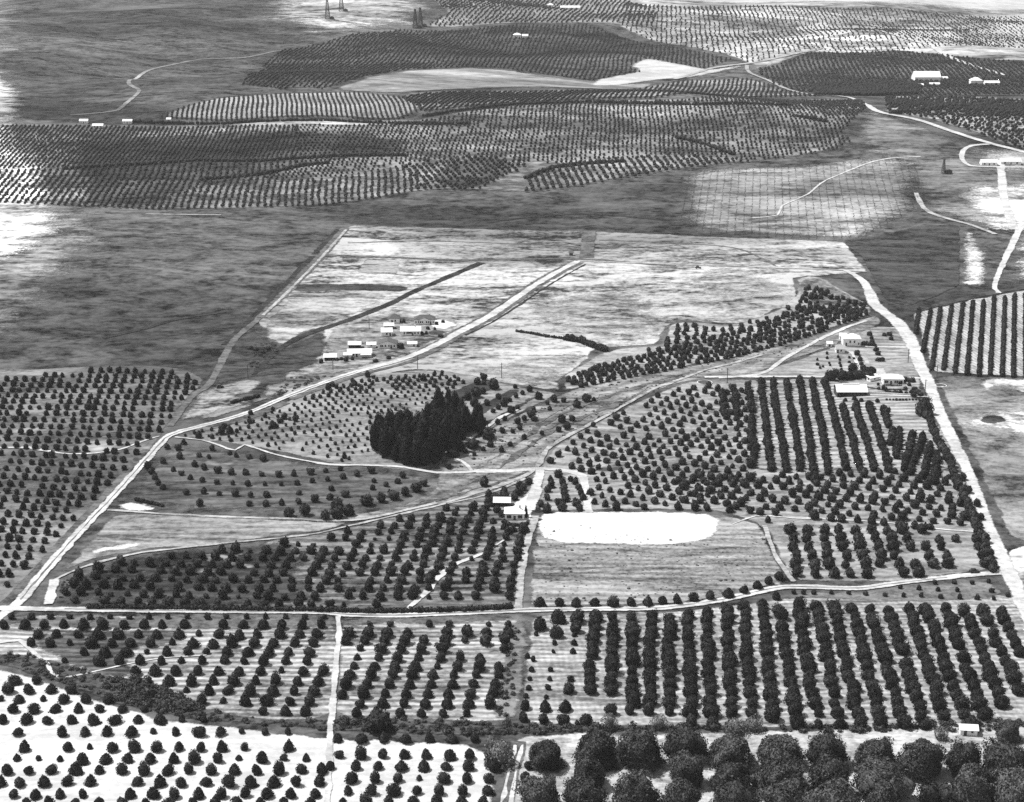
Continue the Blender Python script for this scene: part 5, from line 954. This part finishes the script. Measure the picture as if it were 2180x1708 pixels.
def building(name, label, at, w, d, h, roof, rh, wall='white_wall', roofm='white_roof', win=(), door=None, rz=0.0, cat='house', openf=False, chimney=None, porch=None, ov=0.45, vent=False):
    """at: photo point of the middle of the front wall's foot."""
    p = px([at])[0]; c_, s_ = math.cos(rz), math.sin(rz); ctr = (p[0] - s_ * d / 2, p[1] + c_ * d / 2)
    z = float(hgt(*ctr)); o = empty(name, (ctr[0], ctr[1], z + 0.15), rz); tag(o, label, cat)
    F = -d / 2
    def walls(bm):
        t = 0.2
        if openf:
            box(bm, -w / 2, w / 2, d / 2 - t, d / 2, -0.6, h + (rh * 0.9 if roof == 'lean' else 0)); box(bm, -w / 2, -w / 2 + t, F, d / 2 - t - .003, -0.6, h); box(bm, w / 2 - t, w / 2, F, d / 2 - t - .003, -0.6, h)
        elif roof == 'gable':
            prism(bm, [(-d / 2, -0.6), (d / 2, -0.6), (d / 2, h), (0, h + rh), (-d / 2, h)], -w / 2, w / 2); rotz(bm)
        elif roof == 'front_gable': prism(bm, [(-w / 2, -0.6), (w / 2, -0.6), (w / 2, h), (0, h + rh), (-w / 2, h)], -d / 2, d / 2)
        else: box(bm, -w / 2, w / 2, -d / 2, d / 2, -0.6, h + (0.01 if roof == 'hip' else 0))
    part('wall', wall, o, walls)
    ro = part('roof', roofm, o, roof_fn(roof, w, d, h, rh, ov))
    if chimney is not None: part('chimney', 'concrete', ro, lambda bm: box(bm, chimney - 0.35, chimney + 0.35, -0.3, 0.4, h + rh * 0.4, h + rh + 0.9))
    if vent: part('roof_vent', 'white_roof', ro, lambda bm: box(bm, -w * 0.28, w * 0.28, -0.4, 0.4, h + rh - 0.05, h + rh + 0.55))
    for fx, ww, wh, wz in win:
        x = fx * w
        fr = part('window', 'trim', o, lambda bm: (box(bm, x - ww / 2 - .1, x + ww / 2 + .1, F - .07, F - .003, wz + wh, wz + wh + .1), box(bm, x - ww / 2 - .14, x + ww / 2 + .14, F - .12, F - .003, wz - .1, wz), box(bm, x - ww / 2 - .1, x - ww / 2, F - .07, F - .003, wz + .002, wz + wh - .002), box(bm, x + ww / 2, x + ww / 2 + .1, F - .07, F - .003, wz + .002, wz + wh - .002)))
        part('pane', 'glass', fr, lambda bm: box(bm, x - ww / 2, x + ww / 2, F - .03, F - .002, wz, wz + wh))
    for sd_ in ((-1, 1) if not openf else ()):
        fr = part('window', 'trim', o, lambda bm: box(bm, min(sd_ * w / 2, sd_ * (w / 2 + .06)), max(sd_ * w / 2, sd_ * (w / 2 + .06)), -.75, .75, 0.85, 2.05))
        part('pane', 'glass', fr, lambda bm: box(bm, min(sd_ * (w / 2 + .03), sd_ * (w / 2 + .08)), max(sd_ * (w / 2 + .03), sd_ * (w / 2 + .08)), -.6, .6, 1.0, 1.9))
    if door is not None:
        dr = part('door', 'timber', o, lambda bm: box(bm, door * w - .5, door * w + .5, F - .06, F - .003, 0.02, 2.05))
        part('handle', 'trim', dr, lambda bm: box(bm, door * w + .3, door * w + .4, F - .12, F - .062, 0.95, 1.05))
        part('step', 'concrete', o, lambda bm: box(bm, door * w - .8, door * w + .8, F - .9, F - .07, -0.5, 0.0))
    if openf:
        n = max(2, int(w / 3.2)) + 1
        for i in range(n):
            x = -w / 2 + 0.25 + (w - 0.5) * i / (n - 1); part('post', 'timber', o, lambda bm: box(bm, x - .1, x + .1, F + .02, F + .22, -0.6, h - 0.03))
        part('floor', 'dark_inside', o, lambda bm: box(bm, -w / 2 + .21, w / 2 - .21, F + .3, d / 2 - .21, -0.3, 0.02))
        part('dark_backing', 'dark_inside', o, lambda bm: box(bm, -w / 2 + .21, w / 2 - .21, d / 2 - .3, d / 2 - .21, 0.03, h - .1))  # dark sheet standing in for shade at the back of the shed
    if porch:
        part('porch_roof', roofm, o, lambda bm: box(bm, porch[0] * w, porch[1] * w, F - porch[2], F - .01, h - .45, h - .33))
        for x in (porch[0] * w + .15, porch[1] * w - .15): part('porch_post', 'trim', o, lambda bm: box(bm, x - .07, x + .07, F - porch[2] + .1, F - porch[2] + .24, -0.5, h - .452))
    return o
W1 = lambda xs_, s=1.0, hgt_=1.2, z=1.0: [(x, s, hgt_, z) for x in xs_]
Hh = lambda x, y: (681.2 + x * 0.1318, 649.3 + y * 0.1318)
building('cottage', 'white cottage with two dark square windows beside the white yard', (1095.5, 1107.5), 8.6, 7.0, 3.0, 'hip', 1.9, win=[(-0.28, 2.0, 1.5, 0.85), (0.28, 2.0, 1.5, 0.85)], door=0.0, rz=-0.04, chimney=2.2, cat='house')
building('garage_shed', 'pale roofed open shed behind the white cottage', (1068.5, 1079), 7.2, 4.6, 2.2, 'gable', 1.5, openf=True, wall='timber', rz=-0.03, cat='shed')
building('farm_house', 'small dark hip-roofed house at the upper left of the farm cluster', Hh(1200, 300), 6.6, 6.0, 2.9, 'hip', 2.4, roofm='dark_roof', win=W1([0.1], 0.9), door=-0.2, rz=0.05)
hh = building('farm_house', 'long dark-roofed house with a row of windows and centre gable', Hh(1690, 322), 12.5, 7.0, 3.0, 'hip', 2.3, roofm='dark_roof', win=W1([-0.42, -0.30, -0.2, -0.1, 0.1, 0.2, 0.42], 0.75), door=0.3, rz=0.02, chimney=3.0)
part('front_gable', 'white_wall', hh, lambda bm: prism(bm, [(-3.2, 2.95), (3.2, 2.95), (0, 4.5)], -4.1, -2.0))
part('gable_roof', 'dark_roof', hh, lambda bm: (prism(bm, [(0, 4.52), (-3.8, 2.72), (-3.8, 2.86), (0, 4.7)], -4.3, -1.0), prism(bm, [(0, 4.52), (3.8, 2.72), (3.8, 2.86), (0, 4.7)], -4.3, -1.0)))
building('farm_house', 'small white-roofed cottage with one window, left of the long white house', Hh(1080, 512), 6.2, 6.0, 2.8, 'gable', 1.7, win=W1([0.0], 1.0), door=0.33, rz=0.08)
building('farm_shed', 'white shed directly behind the small white-roofed cottage', Hh(1115, 395), 5.6, 4.0, 2.2, 'gable', 1.2, wall='timber', win=W1([0.2], 0.8), rz=0.08, cat='shed')
building('farm_house', 'long white house with white roof in the middle of the cluster', Hh(1465, 500), 11.8, 7.0, 2.9, 'gable', 1.9, win=W1([-0.32, 0.22, 0.38], 0.8) + [(-0.08, 3.2, 1.1, 1.2)], door=0.1, rz=0.04, chimney=2.6)
building('farm_house', 'dark-roofed house with white front gable low in the cluster', Hh(1090, 708), 11.2, 7.6, 2.7, 'front_gable', 1.9, roofm='dark_roof', win=W1([-0.34, -0.26, -0.1, 0.08, 0.36], 0.85), door=0.2, rz=0.03)
building('farm_shed', 'small white-roofed shed with a dark open front', Hh(560, 705), 7.0, 4.2, 2.3, 'gable', 1.3, wall='timber', openf=True, rz=0.03, cat='shed')
building('farm_barn', 'long low white-roofed barn near the bottom of the cluster', Hh(640, 850), 13.5, 6.5, 2.6, 'gable', 1.6, win=W1([-0.38, -0.26], 0.8), door=-0.12, rz=0.06, cat='barn', porch=(0.05, 0.5, 2.6))
building('farm_shed', 'leftmost shed of the cluster with pale roof and dark doorway', Hh(165, 908), 6.8, 5.0, 2.3, 'gable', 1.3, openf=True, wall='white_wall', rz=0.05, cat='shed')
building('farm_shed', 'small white shed left of the lower dark-roofed house', Hh(830, 700), 5.0, 3.4, 2.2, 'gable', 1.0, win=W1([0.0], 0.8), rz=0.05, cat='shed')
building('farm_shed', 'low white shed right of the lower dark-roofed house', Hh(1490, 680), 5.2, 3.2, 1.9, 'gable', 0.9, door=0.2, rz=0.05, cat='shed')
building('farm_shed', 'white lean-to in front of the long low barn', Hh(450, 868), 4.2, 3.0, 2.0, 'lean', 0.5, win=W1([0.0], 0.7), rz=0.05, cat='shed')
building('house_wing', 'little white outbuilding left of the tall white house', (1735 + 485 * 0.1221, 702.5 + 180 * 0.1221), 3.6, 3.6, 2.5, 'gable', 1.3, win=W1([0.0], 0.9), rz=-0.03, cat='shed')
building('garden_hut', 'tiny white hut left of the little grey-roofed cottage', (1735 + 255 * 0.1221, 702.5 + 300 * 0.1221), 3.0, 2.8, 2.0, 'gable', 1.0, door=0.0, rz=-0.03, cat='hut')
building('white_house', 'tall white house with two dark windows beside the hedge', (1813, 738), 10.2, 7.5, 4.4, 'hip', 2.2, win=[(-0.1, 0.9, 1.5, 1.9), (0.15, 0.9, 1.5, 1.9), (0.4, 0.8, 1.3, 0.9)], door=-0.32, rz=-0.03, chimney=-2.0)
building('small_cottage', 'little white cottage with grey roof and one window', (1789, 753), 5.0, 5.2, 2.6, 'gable', 1.7, roofm='grey_roof', win=W1([0.08], 0.9), door=-0.3, rz=-0.03)
building('long_barn', 'long barn with broad white roof and dark open front', (1814, 845), 16.0, 10.5, 3.0, 'gable', 2.6, wall='timber', openf=True, rz=0.0, cat='barn', vent=True)
building('lean_shed', 'white-roofed lean shed joining barn yard and garden', (1862, 812), 6.5, 3.0, 2.2, 'lean', 0.7, openf=False, win=W1([0.0], 0.8), rz=0.55, cat='shed')
building('garden_house', 'white house with dark windows above the formal garden', (1902, 819), 11.0, 6.5, 3.1, 'hip', 1.9, win=W1([-0.4, -0.31, 0.08, 0.18, 0.4], 0.9, 1.4, 0.9), door=-0.12, rz=-0.04)
building('corner_shed', 'small white shed at the edge of the walnut trees', zz('q6', [(1835, 990)])[0], 5.5, 3.6, 2.2, 'gable', 1.0, win=W1([0.2], 0.8), door=-0.2, rz=-0.1, cat='shed')
building('field_hut', 'small dark hut beside the dark ploughed strip', (1216, 545), 2.6, 2.4, 2.0, 'gable', 0.8, wall='timber', roofm='dark_roof', door=0.0, cat='hut')
far_b = [('packing_house', 'great white packing house among the far right orchards', (1975, 174), 32, 20, 5.5, 'gable', 6.0, 'building'), ('packing_shed', 'low white wing right of the great packing house', (2004, 172), 16, 8, 3.0, 'gable', 1.5, 'building'), ('far_house', 'tall white house right of the packing house', (2079, 182), 14, 10, 5.5, 'hip', 3.5, 'house'), ('far_shed', 'long white shed right of the tall far house', (2112, 182), 18, 8, 3.0, 'gable', 2.0, 'shed'),
         ('far_house', 'white house on the far orchard hill, left of two', (1101, 82), 11, 9, 4.0, 'hip', 2.5, 'house'), ('far_house', 'white house on the far orchard hill, right of two', (1118, 83), 8, 8, 3.5, 'gable', 2.0, 'house'), ('far_shed', 'long white shed on the skyline hill at top centre', (1214, 21), 32, 9, 3.5, 'gable', 2.5, 'shed'), ('far_tank_house', 'small white house left of the skyline shed', (1172, 17), 9, 9, 4.5, 'hip', 3.0, 'house'),
         ('far_shed', 'white shed left in the far left orchard', (178, 264), 8, 5, 2.6, 'gable', 1.5, 'shed'), ('far_shed', 'white shed right in the far left orchard', (208, 274), 10, 5, 2.6, 'gable', 1.5, 'shed'), ('far_shed', 'pale shed at the foot of the ridge orchard', (271, 264), 9, 5, 2.4, 'gable', 1.4, 'shed'), ('far_hut', 'tiny white hut below the ridge stripes', (359, 260), 4, 4, 2.4, 'gable', 1.2, 'hut'),
         ('far_shed', 'white farm shed at the right edge, left of two', (2106, 354), 14, 7, 3.0, 'gable', 2.0, 'shed'), ('far_shed', 'white farm shed at the right edge, right of two', (2152, 352), 18, 8, 3.0, 'gable', 2.2, 'shed'), ('far_shed', 'small white shed below the packing house', (1957, 186), 10, 6, 2.6, 'gable', 1.5, 'shed'), ('far_shed', 'white shed on the slope below the packing house', (1990, 184), 12, 6, 2.6, 'gable', 1.5, 'shed'), ('far_house', 'white house in the dark orchard left of the packing house', (1660 + 28, 190 - 30), 8, 6, 3, 'gable', 1.8, 'house')]
for nm, lab, at, w, d, h, rf, rh, ct in far_b[:-1]:
    building(nm, lab, at, w, d, h, rf, rh, win=W1([-0.3, 0.3], w * 0.09, 1.3, 0.9), door=0.0, cat=ct)
for k, (x0, x1, y) in enumerate([(1905, 1942, 176)]): pass
# garden wall and pump tank
def wallrun(label, a_, b2, h=0.9, t=0.35):
    A, B = px([a_])[0], px([b2])[0]; L = np.linalg.norm(B - A); mid = (A + B) / 2; o = empty('garden_wall', (mid[0], mid[1], float(hgt(*mid))), math.atan2(*(B - A)[::-1])); tag(o, label, 'wall')
    part('wall_body', 'white_wall', o, lambda bm: box(bm, -L / 2, L / 2, -t / 2, t / 2, -0.8, h)); part('coping', 'concrete', o, lambda bm: box(bm, -L / 2 - .06, L / 2 + .06, -t / 2 - .06, t / 2 + .06, h + .002, h + .12))
wallrun('low white wall below the formal garden', (1850, 840), (1968, 844))
def basin(label, at, rx, cat='reservoir', h=1.3):
    p = px([at])[0]; o = empty('reservoir', (p[0], p[1], float(hgt(*p)))); tag(o, label, cat)
    def ring(bm):
        n = 40; rings = [(rx, -.4), (rx, h), (rx - .35, h), (rx - .35, -.4)]; vs = [[bm.verts.new((r_ * math.cos(2 * PI * i / n), r_ * math.sin(2 * PI * i / n), z)) for i in range(n)] for r_, z in rings]
        for k in range(3):
            for i in range(n): bm.faces.new((vs[k][i], vs[k][(i + 1) % n], vs[k + 1][(i + 1) % n], vs[k + 1][i]))
    part('rim', 'concrete', o, ring)
    def disc(bm):
        n = 40; bm.faces.new([bm.verts.new(((rx - .34) * math.cos(2 * PI * i / n), (rx - .34) * math.sin(2 * PI * i / n), h - .12)) for i in range(n)])
    part('water_surface', 'water', o, disc)
basin('round dark reservoir with pale rim above the right-hand orchard', zz('r6', [(192, 1140)])[0], 4.2, h=0.45)
basin('small round dark tank right of the broad road', zz('r6', [(1662, 1160)])[0], 3.2, h=0.45)
field('field', 'pale trampled ring around the small round tank', [(1986, 822), (1994, 813), (2010, 812), (2019, 820), (2012, 830), (1995, 831)], 'white_soil', 0.3, jit=0.3)

# ------------------------------------------------------------------ oil derricks, poles, cars
def bar(bm, a_, b2, t):
    a_, b2 = Vector(a_), Vector(b2); d = (b2 - a_); L = d.length; m = d.to_track_quat('Z', 'Y').to_matrix().to_4x4(); m.translation = a_
    vs = [m @ Vector((x * t, y * t, z)) for z in (0, L) for x, y in ((-.5, -.5), (.5, -.5), (.5, .5), (-.5, .5))]; v = [bm.verts.new(q) for q in vs]
    for f in ((3, 2, 1, 0), (4, 5, 6, 7), (0, 1, 5, 4), (1, 2, 6, 5), (2, 3, 7, 6), (3, 0, 4, 7)): bm.faces.new([v[i] for i in f])
def derrick(label, at, H, b0=3.6, t=0.45):
    p = px([at])[0]; o = empty('oil_derrick', (p[0], p[1], float(hgt(*p))), 0.3); tag(o, label, 'derrick', 'oil derricks on the far hills'); b1 = b0 * 0.28
    cs = [(-1, -1), (1, -1), (1, 1), (-1, 1)]
    for cx, cy in cs: part('leg', 'timber', o, lambda bm: bar(bm, (cx * b0, cy * b0, -1), (cx * b1, cy * b1, H), t))
    n = 7
    for k in range(n):
        z0, z1 = H * k / n, H * (k + 1) / n; w0 = b0 + (b1 - b0) * z0 / H; w1 = b0 + (b1 - b0) * z1 / H
        def br(bm):
            for i in range(4):
                a_, b2 = cs[i], cs[(i + 1) % 4]
                bar(bm, (a_[0] * w0, a_[1] * w0, z0), (b2[0] * w1, b2[1] * w1, z1), t * .6); bar(bm, (b2[0] * w0, b2[1] * w0, z0), (a_[0] * w1, a_[1] * w1, z1), t * .6); bar(bm, (a_[0] * w1, a_[1] * w1, z1), (b2[0] * w1, b2[1] * w1, z1), t * .7)
        part('brace', 'timber', o, br)
    part('crown_block', 'timber', o, lambda bm: box(bm, -b1 * 1.5, b1 * 1.5, -b1 * 1.5, b1 * 1.5, H, H + 1.2))
    part('engine_house', 'timber', o, lambda bm: prism(bm, [(b0 + .2, -.5), (b0 + 6, -.5), (b0 + 6, 3), (b0 + 3.1, 4.4), (b0 + .2, 3)], -2, 2))
derrick('dark oil derrick at the left of the far pale clearing', (697.5, 41), 28)
derrick('oil derrick whose top leaves the frame, right of the first', (727, 25), 30)
derrick('left one of the twin dark derricks above the far orchard hill', (884, 60), 27, 3.4, 0.6)
derrick('right one of the twin dark derricks above the far orchard hill', (895, 57), 27, 3.4, 0.6)
derrick('small derrick on the right pasture near the far farm', (2008, 371), 12, 1.7, 0.25)
def pole(label, at, H):
    p = px([at])[0]; o = empty('utility_pole', (p[0], p[1], float(hgt(*p))), 0.35); tag(o, label, 'pole', 'utility poles')
    part('mast', 'timber', o, lambda bm: bar(bm, (0, 0, -.5), (0, 0, H), 0.3)); ca = part('cross_arm', 'timber', o, lambda bm: box(bm, -1.1, 1.1, -.22, -.16, H - .8, H - .66))
    for x in (-.95, -.4, .4, .95): part('insulator', 'trim', ca, lambda bm: box(bm, x - .05, x + .05, -.24, -.14, H - .658, H - .5))
for lab, at, H in [('utility pole by the road below the farm houses', (889, 786), 7.5), ('utility pole at the edge of the grey stubble', (1068, 806), 9.0), ('utility pole between dark track and farm houses', (786, 700), 6.5), ('utility pole in the dark hollow left of the houses', (528, 807), 8), ('utility pole at the right of the pond track', (1548, 816), 8.5), ('utility pole beside the broad road below the drive', (1933, 773), 8.5), ('utility pole by the garden corner on the broad road', (1969, 838), 8.0), ('utility pole below the leftmost farm shed', (709, 789), 6.5), ('utility pole beside the road corner above the pasture', (1994, 806), 8.0)]: pole(lab, at, H)
def car(label, at, rz):
    p = px([at])[0]; o = empty('parked_car', (p[0], p[1], float(hgt(*p)) + 0.45), rz); tag(o, label, 'car')
    def body(bm): prism(bm, [(-1.95, .3), (1.95, .3), (2.0, .75), (1.75, .98), (.75, 1.02), (-1.9, 1.0), (-2.05, .7)], -.78, .78)
    part('body', 'car_paint', o, body)
    cab = part('cabin', 'car_paint', o, lambda bm: prism(bm, [(-1.45, 1.004), (.75, 1.024), (.5, 1.66), (.2, 1.75), (-1.05, 1.74), (-1.35, 1.6)], -.68, .68))
    for s in (-1, 1): part('side_window', 'glass', cab, lambda bm: prism(bm, [(-1.15, 1.12), (.5, 1.12), (.35, 1.6), (-1.05, 1.6)], min(s * .684, s * .70), max(s * .684, s * .70)))
    def wheel(x, y):
        def f(bm):
            bmesh.ops.create_cone(bm, cap_ends=True, segments=16, radius1=.36, radius2=.36, depth=.18); bmesh.ops.rotate(bm, verts=bm.verts[:], cent=(0, 0, 0), matrix=__import__('mathutils').Matrix.Rotation(PI / 2, 3, 'X')); bmesh.ops.translate(bm, verts=bm.verts[:], vec=(x, y, .36))
        return f
    for x in (-1.25, 1.3):
        for y in (-.82, .82): part('wheel', 'tyre', o, wheel(x, y))
    for y in (-.5, .5): part('headlight', 'trim', o, lambda bm: box(bm, 1.99, 2.06, y - .13, y + .13, .55, .78))
car('dark car parked on the lower road near the right end', (2074, 1221), 0.1)
car('dark car standing on the white lot by the junction', (468, 827), 0.5)
car('small dark car on the thin track across the pale field', (1486, 573), 0.05)

# ------------------------------------------------------------------ haze over the valley
hz_m = bpy.data.materials.new('haze'); hz_m.use_nodes = True; nt = hz_m.node_tree; nt.nodes.clear()
pv = nt.nodes.new('ShaderNodeVolumePrincipled'); ou = nt.nodes.new('ShaderNodeOutputMaterial')
pv.inputs['Color'].default_value = (0.92, 0.92, 0.92, 1); pv.inputs['Density'].default_value = 0.000028; pv.inputs['Anisotropy'].default_value = 0.0
nt.links.new(pv.outputs[0], ou.inputs['Volume'])
zlo = float(GZ.min()) - 2; zhi = max(CAM_H, float(GZ.max())) + 30
bm = bmesh.new(); box(bm, -6100, 6100, -700, 9700, zlo, zhi); bmesh.ops.recalc_face_normals(bm, faces=bm.faces[:]); me = bpy.data.meshes.new('haze'); bm.to_mesh(me); bm.free()
hz = link('haze', me, hz_m); tag(hz, 'thin pale haze lying over the valley and far hills', 'haze', kind='stuff')
